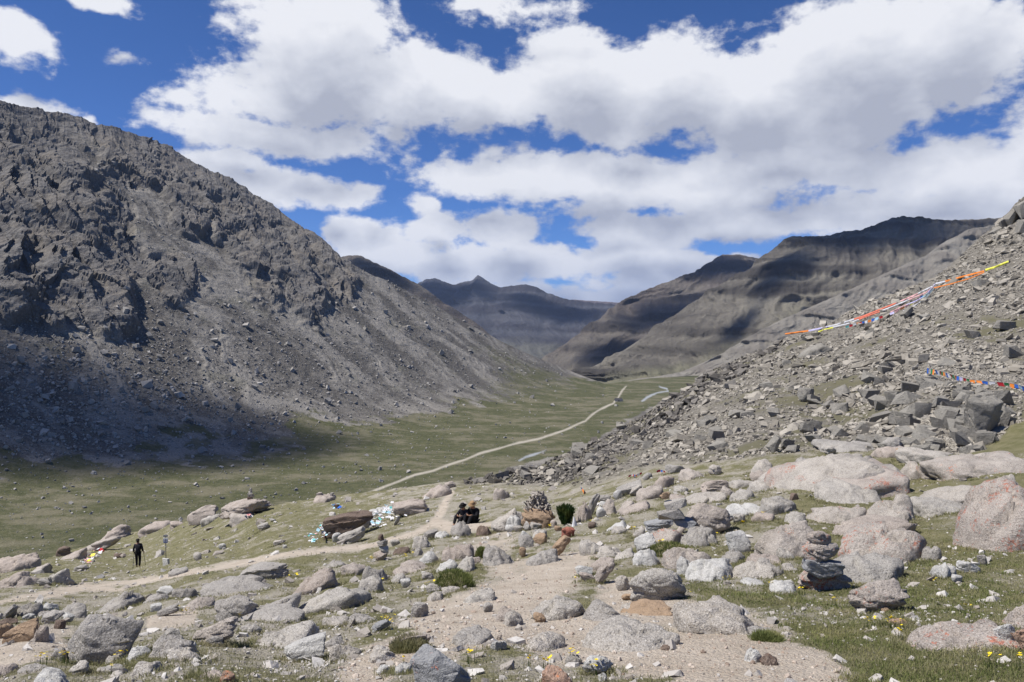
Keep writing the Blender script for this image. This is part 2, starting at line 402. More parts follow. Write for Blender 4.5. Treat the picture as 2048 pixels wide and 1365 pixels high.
TRAIL = [(700, 1004, 2.28), (750, 982, 1.98), (800, 963, 1.75), (830, 950, 1.9), (866, 942, 1.67), (900, 929, 1.75), (930, 920, 1.44), (960, 907, 1.67), (1000, 897, 1.44), (1040, 885, 1.6), (1080, 877, 1.44), (1130, 860, 1.44), (1170, 843, 1.37), (1184, 830, 1.22), (1200, 819, 1.29), (1226, 808, 1.22), (1236, 796, 1.06), (1244, 782, 0.99), (1252, 773, 0.84)]
STREAM1 = [(1038,922,.6),(1052,914,1.3),(1068,909,1.8),(1080,905,1.4),(1092,901,.6)]
STREAM2 = [(1284,804,1.6),(1292,797,2),(1304,790,1.2),(1314,786,1.3),(1336,783,1.2),(1334,778,1),(1318,773,.8)]
uf = np.unique(np.r_[np.arange(-900, -30, 10), np.arange(-30, 1420, 2.2), np.arange(1420, 1700, 10)])
rf = pl(RIDGE, uf)
jag = (fbm(np.c_[uf*.02, uf*0, uf*0], 4, seed=50)*14+ridged(np.c_[uf*.07, uf*0, uf*0+9], 3, seed=51)*8-5)*sstep(1000, 500, uf)
wf = np.r_[np.linspace(0, .9, 400), np.linspace(.9, 1, 14)[1:]]
Uf = np.repeat(uf[None], len(wf), 0); Vf = rf[None]+(VB-rf[None])*wf[:, None]
Yf = farY(Uf, Vf)
Y0_ = Yf.copy(); fn = lambda Y: (VH-Vf)/F*Y-hC((Uf-UC)/F*Y, Y)
for _ in range(5):                                       # settle the rows exactly on the valley floor and slope
    f0 = fn(Yf); f1 = fn(Yf*1.004); g_ = (f1-f0)/(.004*Yf); st_ = np.where(np.abs(g_) > .02, -f0/np.where(np.abs(g_) > .02, g_, 1), 0)
    Yf = np.clip(Yf+np.clip(st_, -.03*Yf, .03*Yf), Y0_*.9, Y0_*1.1)
kk = sstep(.015, .10, wf)[:, None]*np.ones_like(Yf); kk = np.maximum(kk, sstep(1195, 1230, Uf)); Yf = Y0_*(1-kk)+Yf*kk
Pf = P3(Uf, Vf, Yf)
sC = foot_x(Pf[..., 1])-Pf[..., 0]                        # distance up the slope from the foot line
n_lo = fbm(Pf*.012, 4, seed=61); n_mid = fbm(Pf*.045, 4, seed=62)
crag = blobs(Uf, Vf, CRAG); crag = np.maximum(crag, sstep(95, 10, Vf-rf[None])*sstep(760, 620, Uf)*.8)
crag = sstep(.27, .72, crag*sstep(45, 120, sC)+n_lo*.8+n_mid*.4)*sstep(45, 110, sC)
rise = np.array([-.82, .41, 0]); along = np.array([.45, .89, 0])
A = Pf@along; B = Pf@np.array([-.62, .31, .72])           # along the foot, up the fall line
gN = np.array([.50, -.27, .82])
q1 = np.stack([A/85, B/210, A*0], -1)+np.stack([n_lo*.6, n_lo*.25, n_lo*0], -1)
pil = ridged(q1, 3, .5, seed=63)
wA, wB = A+n_mid*5+n_lo*26, B+n_mid*6+n_lo*14
l1, t1, e1 = facets(np.stack([wA/24, wB/75], -1), 64)
l2, t2, e2 = facets(np.stack([wA/9+.3*l1, wB/26], -1), 65)
l3, t3, e3 = facets(np.stack([wA/26+l1*5, wB/4.6+l2*2+l1*4], -1), 68)
l4, t4, e4 = facets(np.stack([wA/3.2, wB/6+l2*3], -1), 69)
saw = lambda x: (x-np.floor(x))
lb = fbm(np.stack([A/200, B/110, A*0+4], -1), 3, seed=70)
s1, s2 = saw(wA/52+1.5*lb), saw(wA/19+2.2*lb+.4*l1)        # ribs with a sheer far side
m1 = sstep(-.25, .3, fbm(np.stack([A/70, B/160, A*0+8], -1), 3, seed=72))
Dc = (pil-.6)*30 + (s1-.5)*15*m1 + (s2-.5)*5.5*(.4+.6*m1) + l1*5+t1*5 + l2*2.4+t2*3 + l3*1.7+t3*.8 + l4*.8 + 2
chute = fbm(np.stack([A/34, B/260, A*0], -1)+np.stack([n_lo*2.0, n_lo*.5, n_lo*0], -1), 5, .6, seed=66)
Dt = chute*4.0 + fbm(Pf*.15, 3, seed=67)*1.1
upw = sstep(5, 60, sC)
disp = crag*Dc + (1-crag)*Dt*upw + (1-upw)*fbm(Pf*.02, 3, seed=69)*1.5*sstep(1300, 900, Pf[..., 1])
disp = disp*(.30+.70*sstep(.0, .07, wf))[:, None]
Pf = Pf + disp[..., None]*gN
Pf[..., 2] += (jag[None]*np.exp(-wf*24)[:, None])/F*Yf*.6
grassC = sstep(34, -56, sC+n_lo*135+n_mid*70+chute*30)
grassC = np.maximum(grassC, sstep(820, 1080, Uf+n_lo*120)*sstep(.0, .35, (Vf-rf[None])/200+.15)*.6)
grassC = grassC*(1-crag)
grassC = grassC*(1-sstep(-8, 10, Vf-pl([(860,1010),(930,975),(1000,946),(1060,925),(1110,912),(1190,880),(1250,842),(1330,800)], Uf)+n_mid*14)*sstep(880,930,Uf)*sstep(1330,1290,Uf))
streak = np.clip(.5+1.3*chute+.5*n_mid, 0, 1)
trm = sstep(1.2, -.6, strip_dist(Uf, Vf, TRAIL)+n_mid*1.5)
stm = sstep(1.0, -.6, np.minimum(strip_dist(Uf, Vf, STREAM1), strip_dist(Uf, Vf, STREAM2))+n_mid*2.5)
bk = []
for k in range(1, 10):
    q = Pf[0].copy(); q[:, :2] *= (1+.012*k*k); q[:, 2] -= (Yf[0]*(.012*k*k))*.55+1.2*k; bk.append(q)
bk = np.array(bk[::-1]); nbk = len(bk)
Vm = np.concatenate([bk, Pf], 0); mr_, mc_ = Vm.shape[:2]
ex2 = lambda a: np.concatenate([np.repeat(a[:1], nbk, 0), a], 0).ravel()
fC = grid_faces(mr_, mc_)
tA, sA, gA, cA, kA, slA = ex2(trm), ex2(stm), ex2(grassC), ex2(crag), ex2(streak), ex2(sC)
f_tr = tA[fC].mean(1) > .5; f_st = (sA[fC].mean(1) > .5) & ~f_tr; f_mt = (slA[fC].mean(1) > 40) & ~f_tr & ~f_st
f_fl = ~(f_tr | f_st | f_mt)

# ------------------------------------------------------------------ ridges down the valley and the far peaks
def ridge_layer(name, sil, ys, vb, yb, seed, amp, strata, du=2.2, rows=150, prof=1.25, jagpx=4, gul=90., shear=1.2, top=.04):
    u = np.arange(sil[0][0], sil[-1][0]+.1, du); vr = pl(sil, u)
    vr = vr + jagpx*(fbm(np.c_[u*.03, u*0, u*0+seed], 4, seed=seed)+.5*fbm(np.c_[u*.12, u*0, u*0], 2, seed=seed+1))
    yr = pl(ys, u); w = np.linspace(0, 1, rows)[:, None]; ybv = pl(yb, u) if not np.isscalar(yb) else np.full_like(u, yb)
    zr = (VH-vr)/F*yr; zb = (VH-vb)/F*ybv
    Y = yr[None]+(ybv-yr)[None]*w; z = zb[None]+(zr-zb)[None]*((1-w)**prof)
    P = np.stack([(u[None]-UC)/F*Y, Y, z], -1)
    fade = sstep(0, top, w)*sstep(1.0, .9, w)
    n0 = fbm(P/gul/2.2, 3, seed=seed+2)
    n0b = fbm(P/gul/.8, 3, seed=seed+9)
    gully = ridged(np.stack([(P[..., 0]-shear*P[..., 2])/gul+n0*1.6+n0b*.5, P[..., 2]/gul*.22+n0*.4, P[..., 1]*.12/gul], -1), 4, .45, seed=seed+3)
    zz = P[..., 2]/strata+n0*1.2+.10*P[..., 0]/strata*0
    fr = zz-np.floor(zz); band = sstep(0, .18, fr)*sstep(1, .55, fr)
    bs = sstep(.28, .62, .5+1.2*fbm(np.stack([P[..., 0]/gul*.6, P[..., 2]/strata*.7, P[..., 1]*0], -1), 3, seed=seed+5))
    fine = ridged(np.stack([(P[..., 0]-shear*P[..., 2])/gul*4.5+n0b*1.5, P[..., 2]/gul*.9+n0*.8, P[..., 1]*.3/gul], -1), 3, .5, seed=seed+12)
    d = (gully-.6)*amp*2 + band*bs*strata*.26 + (fine-.6)*amp*.38 + fbm(P/gul*9, 3, seed=seed+6)*amp*.10
    P = P + (d*fade)[..., None]*np.array([-.45, -.75, .25])
    b = []
    for k in range(1, 9):
        q = P[0].copy(); q[:, 1] += (yr-ybv)*.05*k*k*.5; q[:, 2] -= (zr-zb)*.03*k*k*.5+1; b.append(q)
    Vall = np.concatenate([np.array(b[::-1]), P], 0)
    e = lambda a: np.concatenate([np.repeat(np.broadcast_to(a, P.shape[:2])[:1], 8, 0), np.broadcast_to(a, P.shape[:2])], 0).ravel()
    return Vall, {'band': e(band*bs), 'low': e(np.repeat(w, len(u), 1)), 'gully': e(gully)}
LAYERS = []
def add_layer(nm, mat, *a, **k):
    V, at = ridge_layer(nm, *a, **k); r, c = V.shape[:2]
    o = link(nm, mesh_from(nm, V.reshape(-1, 3), grid_faces(r, c), [mat], True, at)); o['kind'] = 'structure'; LAYERS.append(o)
# ------------------------------------------------------------------ ground and mountain materials
def near_mat():
    m, t, b = material('stony_meadow', .95)
    po = t.new('ShaderNodeNewGeometry').outputs['Position']
    d, g, ta = t.attr('dirt'), t.attr('green'), t.attr('talus')
    n1 = t.noise(po, 2.2, 6, .6); n2 = t.noise(po, 14, 6, .65); n3 = t.noise(po, 70, 4, .7); v1 = t.vor(po, 38); v2 = t.vor(po, 110)
    # gravelly soil: pale grit with darker specks
    soil = t.mix(t.mr(n2, .3, .7), (.27, .245, .19), (.39, .36, .30))
    soil = t.mix(t.m('MULTIPLY', t.mr(n3, .52, .7), .7), soil, (.52, .49, .44))
    soil = t.mix(t.m('MULTIPLY', t.mr(n3, .45, .3), .7), soil, (.12, .105, .085))
    dirtc = t.mix(t.mr(n1, .3, .7), (.43, .368, .295), (.54, .475, .395))
    dirtc = t.mix(t.m('MULTIPLY', t.mr(n2, .55, .75), .6), dirtc, (.56, .49, .41))
    dirtc = t.mix(t.m('MULTIPLY', t.mr(v1, .16, .06), .55), dirtc, (.60, .55, .48))
    dirtc = t.mix(t.m('MULTIPLY', t.mr(n3, .42, .3), .6), dirtc, (.20, .145, .105))
    col = t.mix(d, soil, dirtc)
    gm = t.mr(t.m('ADD', g, t.m('MULTIPLY_ADD', n2, .9, -.45)), .38, .62)
    gr = t.mix(t.mr(n1, .35, .65), (.14, .138, .062), (.205, .19, .105))
    gr = t.mix(t.m('MULTIPLY', t.mr(n3, .5, .75), .6), gr, (.27, .245, .155))
    gr = t.mix(t.m('MULTIPLY', t.mr(n3, .48, .3), .7), gr, (.06, .052, .034))
    col = t.mix(gm, col, gr)
    n4 = t.noise(po, 3.5, 7, .7)
    tc = t.mix(t.mr(n4, .3, .7), (.115, .105, .088), (.26, .242, .21))
    tc = t.mix(t.m('MULTIPLY', t.mr(t.m('ADD', g, t.m('MULTIPLY_ADD', n4, 1.2, -.6)), .3, .6), .8), tc, (.125, .118, .062))
    col = t.mix(ta, col, tc)
    t.put(b.inputs['Base Color'], col)
    h = t.m('ADD', t.m('MULTIPLY', n2, .6), t.m('ADD', t.m('MULTIPLY', n3, .25), t.m('MULTIPLY', v1, -.25)))
    t.put(b.inputs['Normal'], t.bump(h, .9, .09))
    return m
def mount_mat():
    m, t, b = material('mountain_rock', .95)
    po = t.new('ShaderNodeNewGeometry').outputs['Position']
    cr, g, st = t.attr('crag'), t.attr('grass'), t.attr('streak')
    tr, sm = t.attr('trail'), t.attr('stream')
    n1 = t.noise(po, .03, 6, .6); n2 = t.noise(po, .22, 6, .65); n3 = t.noise(po, .9, 4, .7); v1 = t.vor(po, .35, 'F1', 1)
    st2 = t.m('ADD', st, t.m('MULTIPLY_ADD', n2, .8, -.4))
    tal = t.mix(t.mr(st2, .25, .85), (.098, .091, .081), (.26, .243, .215))
    tal = t.mix(t.m('MULTIPLY', t.mr(n3, .52, .72), .75), tal, (.33, .315, .295))
    tal = t.mix(t.m('MULTIPLY', t.mr(n3, .47, .33), .8), tal, (.055, .052, .05))
    tal = t.mix(t.m('MULTIPLY', t.mr(n1, .55, .7), .35), tal, (.15, .145, .10))
    rock = t.mix(t.mr(n2, .3, .7), (.09, .085, .082), (.19, .182, .172))
    rock = t.mix(t.m('MULTIPLY', t.mr(n1, .45, .65), .5), rock, (.21, .185, .155))
    rock = t.mix(t.m('MULTIPLY', t.mr(n3, .42, .3), .6), rock, (.06, .057, .055))
    col = t.mix(cr, tal, rock)
    gm = t.mr(t.m('ADD', g, t.m('ADD', t.m('MULTIPLY_ADD', n2, .9, -.45), t.m('MULTIPLY_ADD', n1, .5, -.25))), .35, .65)
    gr = t.mix(t.mr(n2, .3, .7), (.056, .063, .026), (.10, .10, .05))
    gr = t.mix(t.m('MULTIPLY', t.mr(n3, .6, .75), .5), gr, (.26, .25, .21))
    sx = t.vm('MULTIPLY', po, (.65, 1, 1)); n5 = t.noise(sx, .045, 7, .68); n6 = t.noise(po, 1.6, 3, .7)
    gr = t.mix(t.m('MULTIPLY', t.mr(n5, .46, .62), .8), gr, (.17, .155, .105))
    gr = t.mix(t.m('MULTIPLY', t.mr(n5, .42, .32), .7), gr, (.055, .062, .026))
    gr = t.mix(t.m('MULTIPLY', t.mr(n6, .62, .7), .7), gr, (.36, .345, .31))
    col = t.mix(gm, col, gr)
    col = t.mix(tr, col, (.40, .37, .31)); col = t.mix(sm, col, (.30, .32, .34))
    t.put(b.inputs['Base Color'], col)
    h = t.m('ADD', n2, t.m('MULTIPLY', n3, .35))
    t.put(b.inputs['Normal'], t.bump(h, .8, 2.2))
    return m
def ridge_mat(nm, base, alt, grass, bandc, gl, sc=1.0, bump=6.):
    m, t, b = material(nm, .95)
    po = t.new('ShaderNodeNewGeometry').outputs['Position']
    n1 = t.noise(po, .004*sc, 6, .6); n2 = t.noise(po, .045*sc, 7, .7); n3 = t.noise(po, .22*sc, 4, .65)
    band, low, gu = t.attr('band'), t.attr('low'), t.attr('gully')
    col = t.mix(t.mr(n1, .35, .65), base, alt)
    col = t.mix(t.m('MULTIPLY', t.mr(n2, .5, .72), .5), col, tuple(x*1.45 for x in alt))
    col = t.mix(t.m('MULTIPLY', band, .9), col, bandc)
    gm = t.mr(t.m('ADD', low, t.m('MULTIPLY_ADD', n1, .8, -.4)), gl, gl+.3)
    col = t.mix(t.m('MULTIPLY', gm, .85), col, grass)
    col = t.mix(t.m('MULTIPLY', t.mr(n3, .45, .3), .4), col, tuple(x*.45 for x in base))
    t.put(b.inputs['Base Color'], col)
    t.put(b.inputs['Normal'], t.bump(t.m('ADD', n2, t.m('MULTIPLY', n3, .45)), 1.0, bump*1.8))
    return m
NM = near_mat(); MM = mount_mat()
split_grid(Vn.reshape(-1, 3), faces, [fd & ~ft, ft, ~fd & ~ft], ['path', 'hillside', 'ground'], [NM], {'dirt': aD, 'green': aG, 'talus': aT})
split_grid(Vm.reshape(-1, 3), fC, [f_tr, f_st, f_mt, f_fl], ['path', 'stream', 'mountain', 'valley_floor'], [MM], {'crag': cA, 'grass': gA, 'streak': kA, 'trail': tA, 'stream': sA})
for o in COL.objects:
    if o.name == 'mountain': o.data.polygons.foreach_set('use_smooth', np.zeros(len(o.data.polygons), bool))
beige = ridge_mat('beige_scree', (.20, .185, .16), (.26, .245, .215), (.15, .145, .085), (.18, .165, .145), .75, 2, 3)
brown = ridge_mat('banded_brown_rock', (.125, .114, .098), (.20, .186, .152), (.185, .18, .12), (.055, .05, .045), .55, 1, 6)
umber = ridge_mat('far_brown_rock', (.115, .097, .088), (.16, .145, .122), (.17, .16, .11), (.05, .045, .043), .7, .8, 8)
shade_blue = ridge_mat('far_shade_blue_rock', (.06, .064, .078), (.10, .10, .11), (.135, .132, .105), (.042, .04, .048), .6, .5, 14)  # far peaks' cloud shade and haze put into a dark blue base colour
purple = ridge_mat('far_plateau_rock', (.16, .13, .125), (.18, .15, .14), (.16, .15, .12), (.09, .07, .07), .8, .4, 16)
add_layer('hills', beige, [(1270,766),(1310,755),(1380,742),(1450,703),(1550,645),(1650,602),(1750,556),(1850,512),(1890,484),(1930,462),(1950,456),(1985,452),(2048,432),(2300,385),(2700,330)],
          [(1270,1400),(1400,1420),(1550,1500),(1850,1650),(2048,1750),(2700,1900)], 795, 1240, 101, 14, 40, jagpx=3, gul=60)
add_layer('hills', brown, [(1150,758),(1165,752),(1200,736),(1250,705),(1300,665),(1350,630),(1400,597),(1450,572),(1500,541),(1530,511),(1560,488),(1576,475),(1585,472),(1620,474),(1660,470),(1690,462),(1720,462),(1760,450),(1785,438),(1800,435),(1850,438),(1900,441),(1990,437),(2100,425),(2300,410),(2700,400)],
          [(1150,1600),(1200,1680),(1300,1900),(1400,2050),(1530,2200),(1800,2350),(2700,2500)], 778, [(1150,1480),(1400,1450),(2700,1400)], 121, 75, 48, jagpx=4, gul=260)
add_layer('hills', umber, [(1085,728),(1100,718),(1125,702),(1160,672),(1200,640),(1240,606),(1290,583),(1340,562),(1390,545),(1420,525),(1440,513),(1446,509),(1480,510),(1510,516),(1560,522),(1700,560)],
          [(1085,2550),(1160,2800),(1240,3100),(1440,3500),(1700,3700)], 756, 2300, 141, 75, 65, jagpx=4, gul=340)
add_layer('hills', umber, [(540,480),(640,503),(680,514),(700,511),(725,513),(745,523),(770,534),(800,551),(840,570),(880,600),(950,645),(1020,700)],
          [(540,2700),(840,2650),(1020,2500)], 735, 2050, 161, 26, 45, jagpx=5, gul=140, shear=-.9)
add_layer('mountain', shade_blue, [(700,560),(780,566),(830,572),(850,560),(872,556),(892,564),(905,571),(925,566),(944,560),(956,549),(960,553),(982,567),(1002,576),(1022,573),(1050,568),(1075,575),(1095,586),(1110,592),(1140,600),(1180,605),(1230,610),(1290,622)],
          [(700,6500),(1290,6300)], 735, 4200, 181, 170, 110, jagpx=5, gul=700, top=.16, prof=1.5, shear=-.5)
add_layer('mountain', purple, [(1040,610),(1100,604),(1150,600),(1180,602),(1240,606),(1320,612),(1400,640)], [(1040,9300),(1400,9300)], 668, 7600, 201, 60, 110, jagpx=2, gul=500)
# low land under everything, out to the horizon
n = 40; gx, gy = np.meshgrid(np.linspace(-20000, 20000, n), np.linspace(-4000, 26000, n))
gz = -330+fbm(np.stack([gx/4000, gy/4000, gx*0], -1), 3, seed=220)*60
o = link('terrain', mesh_from('terrain', np.stack([gx, gy, gz], -1).reshape(-1, 3), grid_faces(n, n), [beige], True, {'band': np.zeros(n*n), 'low': np.ones(n*n), 'gully': np.zeros(n*n)})); o['kind'] = 'structure'
# ground at and behind the camera
gx, gy = np.meshgrid(np.linspace(-40, 40, 90), np.linspace(-40, 3.2, 60))
gz = -1.68-.02*np.abs(gx)-.05*np.maximum(gy, 0)*6-np.maximum(gy-1.2, 0)*.3+.14*np.maximum(-gy, 0)*.5+fbm(np.stack([gx*.4, gy*.4, gx*0], -1), 3, seed=230)*.12*sstep(0, -4, gy)
k = gx.size
o = link('ground', mesh_from('ground', np.stack([gx, gy, gz-.06], -1).reshape(-1, 3), grid_faces(60, 90), [NM], True, {'dirt': np.full(k, .3), 'green': np.full(k, .5), 'talus': np.zeros(k)})); o['kind'] = 'structure'
# ------------------------------------------------------------------ rocks
def granite(name, base, dark, light, lich=0., lcol=(.30, .085, .045), speck=1., warm=None, sc=1.):
    m, t, b = material(name, .9)
    oc = t.new('ShaderNodeTexCoord').outputs['Object']; rn = t.new('ShaderNodeObjectInfo').outputs['Random']
    cm = t.new('ShaderNodeCombineXYZ'); t.put(cm.inputs[0], t.m('MULTIPLY', rn, 53.)); t.put(cm.inputs[1], t.m('MULTIPLY', rn, 31.))
    po = t.vm('ADD', oc, cm.outputs[0])
    n1 = t.noise(po, 2.2*sc, 5, .6); n2 = t.noise(po, 9*sc, 6, .65); n3 = t.noise(po, 75*sc, 3, .75); n4 = t.noise(po, 34*sc, 4, .7)
    c = t.mix(t.mr(n1, .32, .68), base, tuple(x*.70 for x in base))
    c = t.mix(t.m('MULTIPLY', t.mr(rn, 0, 1, 0, .35, 'LINEAR'), 1.), c, warm or tuple(x*.8 for x in base))
    c = t.mix(t.m('MULTIPLY', t.mr(n3, .53, .64), .75*speck), c, light)
    c = t.mix(t.m('MULTIPLY', t.mr(n3, .46, .37), .62*speck), c, dark)
    c = t.mix(t.m('MULTIPLY', t.mr(n4, .44, .33), .5*speck), c, dark)
    c = t.mix(t.m('MULTIPLY', t.mr(n2, .55, .72), .45), c, tuple(x*.5 for x in base))
    n5 = t.noise(t.vm('ADD', po, (3, 9, 5)), 4.5*sc, 7, .72); c = t.mix(t.m('MULTIPLY', t.mr(n5, .56, .66), .5), c, tuple(x*.38 for x in base))
    if lich:
        l1 = t.noise(po, 3.1*sc, 4, .55); l2 = t.noise(t.vm('ADD', po, (7, 3, 1)), 26*sc, 4, .7)
        f = t.mr(t.m('ADD', l1, t.m('MULTIPLY_ADD', l2, 1.3, -.65)), .80-.25*lich, .95-.25*lich)
        c = t.mix(t.m('MULTIPLY', f, .75), c, t.mix(t.mr(n4, .4, .6), lcol, tuple(min(1, x*1.7) for x in lcol)))
    t.put(b.inputs['Base Color'], c)
    t.put(b.inputs['Normal'], t.bump(t.m('ADD', n2, t.m('ADD', t.m('MULTIPLY', n4, .4), t.m('MULTIPLY', n3, .2))), .95, .06/sc))
    return m
RM = {
 'p': granite('pale_granite', (.48, .45, .405), (.07, .065, .06), (.66, .64, .61), 0, warm=(.42, .36, .30)),
 'k': granite('pink_granite', (.46, .412, .365), (.09, .075, .065), (.60, .55, .50), 0, warm=(.40, .31, .26)),
 'l': granite('lichen_granite', (.46, .415, .37), (.07, .06, .055), (.60, .56, .52), .80, warm=(.42, .34, .29)),
 'm': granite('faint_lichen_granite', (.46, .42, .375), (.08, .07, .065), (.60, .56, .51), .42, (.36, .13, .07), warm=(.40, .31, .26)),
 'g': granite('grey_granite', (.42, .395, .36), (.06, .056, .052), (.55, .535, .51), 0, warm=(.33, .30, .275)),
 'b': granite('dark_brown_rock', (.20, .15, .12), (.045, .035, .03), (.33, .27, .23), .15, (.25, .10, .05)),
 'w': granite('white_rock', (.60, .59, .56), (.16, .15, .145), (.76, .75, .73), 0, speck=.7),
 't': granite('tan_rock', (.43, .31, .21), (.20, .13, .085), (.52, .41, .30), 0, speck=.35),
 'o': granite('orange_stained_rock', (.40, .27, .20), (.12, .08, .06), (.52, .42, .36), .8, (.42, .14, .05), speck=.6),
 's': granite('talus_rock', (.31, .293, .258), (.12, .113, .10), (.42, .40, .355), 0, speck=.5, warm=(.215, .20, .178), sc=.5),
 'n': granite('blue_grey_rock', (.37, .375, .38), (.13, .13, .135), (.50, .505, .51), .12, (.5, .11, .03), speck=.45, warm=(.25, .25, .255)),
 'r': granite('red_painted_rock', (.42, .16, .115), (.20, .07, .05), (.55, .36, .31), 0, speck=.4),
}
import bmesh
_ico = {}
def ico(n):
    if n not in _ico:
        bm = bmesh.new(); bmesh.ops.create_icosphere(bm, subdivisions=n, radius=1)
        bm.verts.ensure_lookup_table()
        _ico[n] = (np.array([v.co[:] for v in bm.verts]), np.array([[v.index for v in f.verts] for f in bm.faces])); bm.free()
    return _ico[n]
def rock_shape(seed, shape, n=4, tilt=0., asp=None, flat=None):
    """unit rock: vertices scaled to fill the box -1..1"""
    r = np.random.default_rng(seed); d, fc = ico(n)
    N, k, lo = {'r': (11, 6, .80), 'a': (9, 26, .62), 'f': (10, 12, .72), 'x': (13, 40, .6)}[shape]
    nm = r.normal(size=(N, 3)); nm /= np.linalg.norm(nm, axis=1)[:, None]
    if shape == 'f': nm[:2] = [[0, .1, 1], [.12, -.1, 1]]; nm /= np.linalg.norm(nm, axis=1)[:, None]
    nm = np.concatenate([nm, [[1, 0, 0], [-1, 0, 0], [0, 1, 0], [0, -1, 0], [0, 0, 1], [0, 0, -1]]])
    p = np.r_[r.uniform(lo, 1, N), np.full(6, 1.0)]
    q = np.maximum(0, d@nm.T)/p
    rad = (q**k).sum(1)**(-1/k)
    V = d*rad[:, None]
    rough = {'r': 1, 'a': .55, 'f': .8, 'x': .45}[shape]
    if n >= 4:                                                # chips, hollows and a few cracks
        lv, tl, ed = facets(np.stack([np.arctan2(d[:, 1], d[:, 0])*1.3+d[:, 2], d[:, 2]*2.1+.5*d[:, 0]+seed], -1), seed)
        V = V*(1+rough*(.10*lv+.20*tl)-.035*sstep(.07, .0, np.abs(fbm(d*1.9+seed*3.3, 3, seed=seed+4)))*rough)[:, None]
    V = V*(1+rough*(.10*fbm(d*1.3+seed*7.1, 3, seed=seed)+.06*fbm(d*4.2+seed, 3, seed=seed+1)+(.03*fbm(d*12, 3, seed=seed+2) if n >= 4 else 0)))[:, None]
    a = r.uniform(0, 6.28)*(0 if tilt else 1); ca, sa = math.cos(a), math.sin(a)
    V = V@np.array([[ca, sa, 0], [-sa, ca, 0], [0, 0, 1]])
    if tilt:
        V[:, 2] *= (asp or .45); t = R(tilt); V = V@np.array([[math.cos(t), 0, math.sin(t)], [0, 1, 0], [-math.sin(t), 0, math.cos(t)]])
    mn, mx = V.min(0), V.max(0)
    return (V-(mn+mx)/2)/((mx-mn)/2), fc
def hull_shape(seed, n=14, bevel=0.):
    r = np.random.default_rng(seed); bm = bmesh.new()
    p = np.array([[x, y, z] for x in (-1, 1) for y in (-1, 1) for z in (-1, 1)], float)*(1-np.abs(r.normal(0, .40, (8, 3))).clip(0, .85))
    p[:, 0] += p[:, 2]*r.normal(0, .22); p[:, 1] += p[:, 2]*r.normal(0, .22)
    e = r.normal(size=(max(0, n-8), 3)); e /= np.maximum(1e-6, np.abs(e).max(1))[:, None]; p = np.concatenate([p, e*r.uniform(.7, 1.0, (len(e), 1))])
    for q in p: bm.verts.new(q)
    res = bmesh.ops.convex_hull(bm, input=bm.verts[:])
    for v in [v for v in bm.verts if not v.link_faces]: bm.verts.remove(v)
    bmesh.ops.dissolve_limit(bm, angle_limit=R(16), verts=bm.verts[:], edges=bm.edges[:])
    if bevel: bmesh.ops.bevel(bm, geom=bm.edges[:], offset=bevel, segments=2, affect='EDGES')
    bmesh.ops.triangulate(bm, faces=bm.faces[:]); bm.verts.ensure_lookup_table(); bm.verts.index_update()
    V = np.array([v.co[:] for v in bm.verts]); F_ = np.array([[v.index for v in f.verts] for f in bm.faces]); bm.free()
    mn, mx = V.min(0), V.max(0); return (V-(mn+mx)/2)/((mx-mn)/2), F_
def ground_z(x, y):
    """height of the near ground under plan points x, y"""
    x = np.asarray(x, float); y = np.asarray(y, float); u = UC+F*x/y
    lo = edge_v(u)-5; hi = np.full_like(u, 2400.)
    for _ in range(24):
        md = (lo+hi)/2; Y = nearY(u, md); far = Y > y
        lo = np.where(far, md, lo); hi = np.where(far, hi, md)
    z = (VH-(lo+hi)/2)/F*y
    P = np.stack([x, y, z], -1); dm, g, ta = near_masks(u, (lo+hi)/2, P)
    return z+near_disp(P, dm, ta)
NROCK = [0]; COLLAR = []
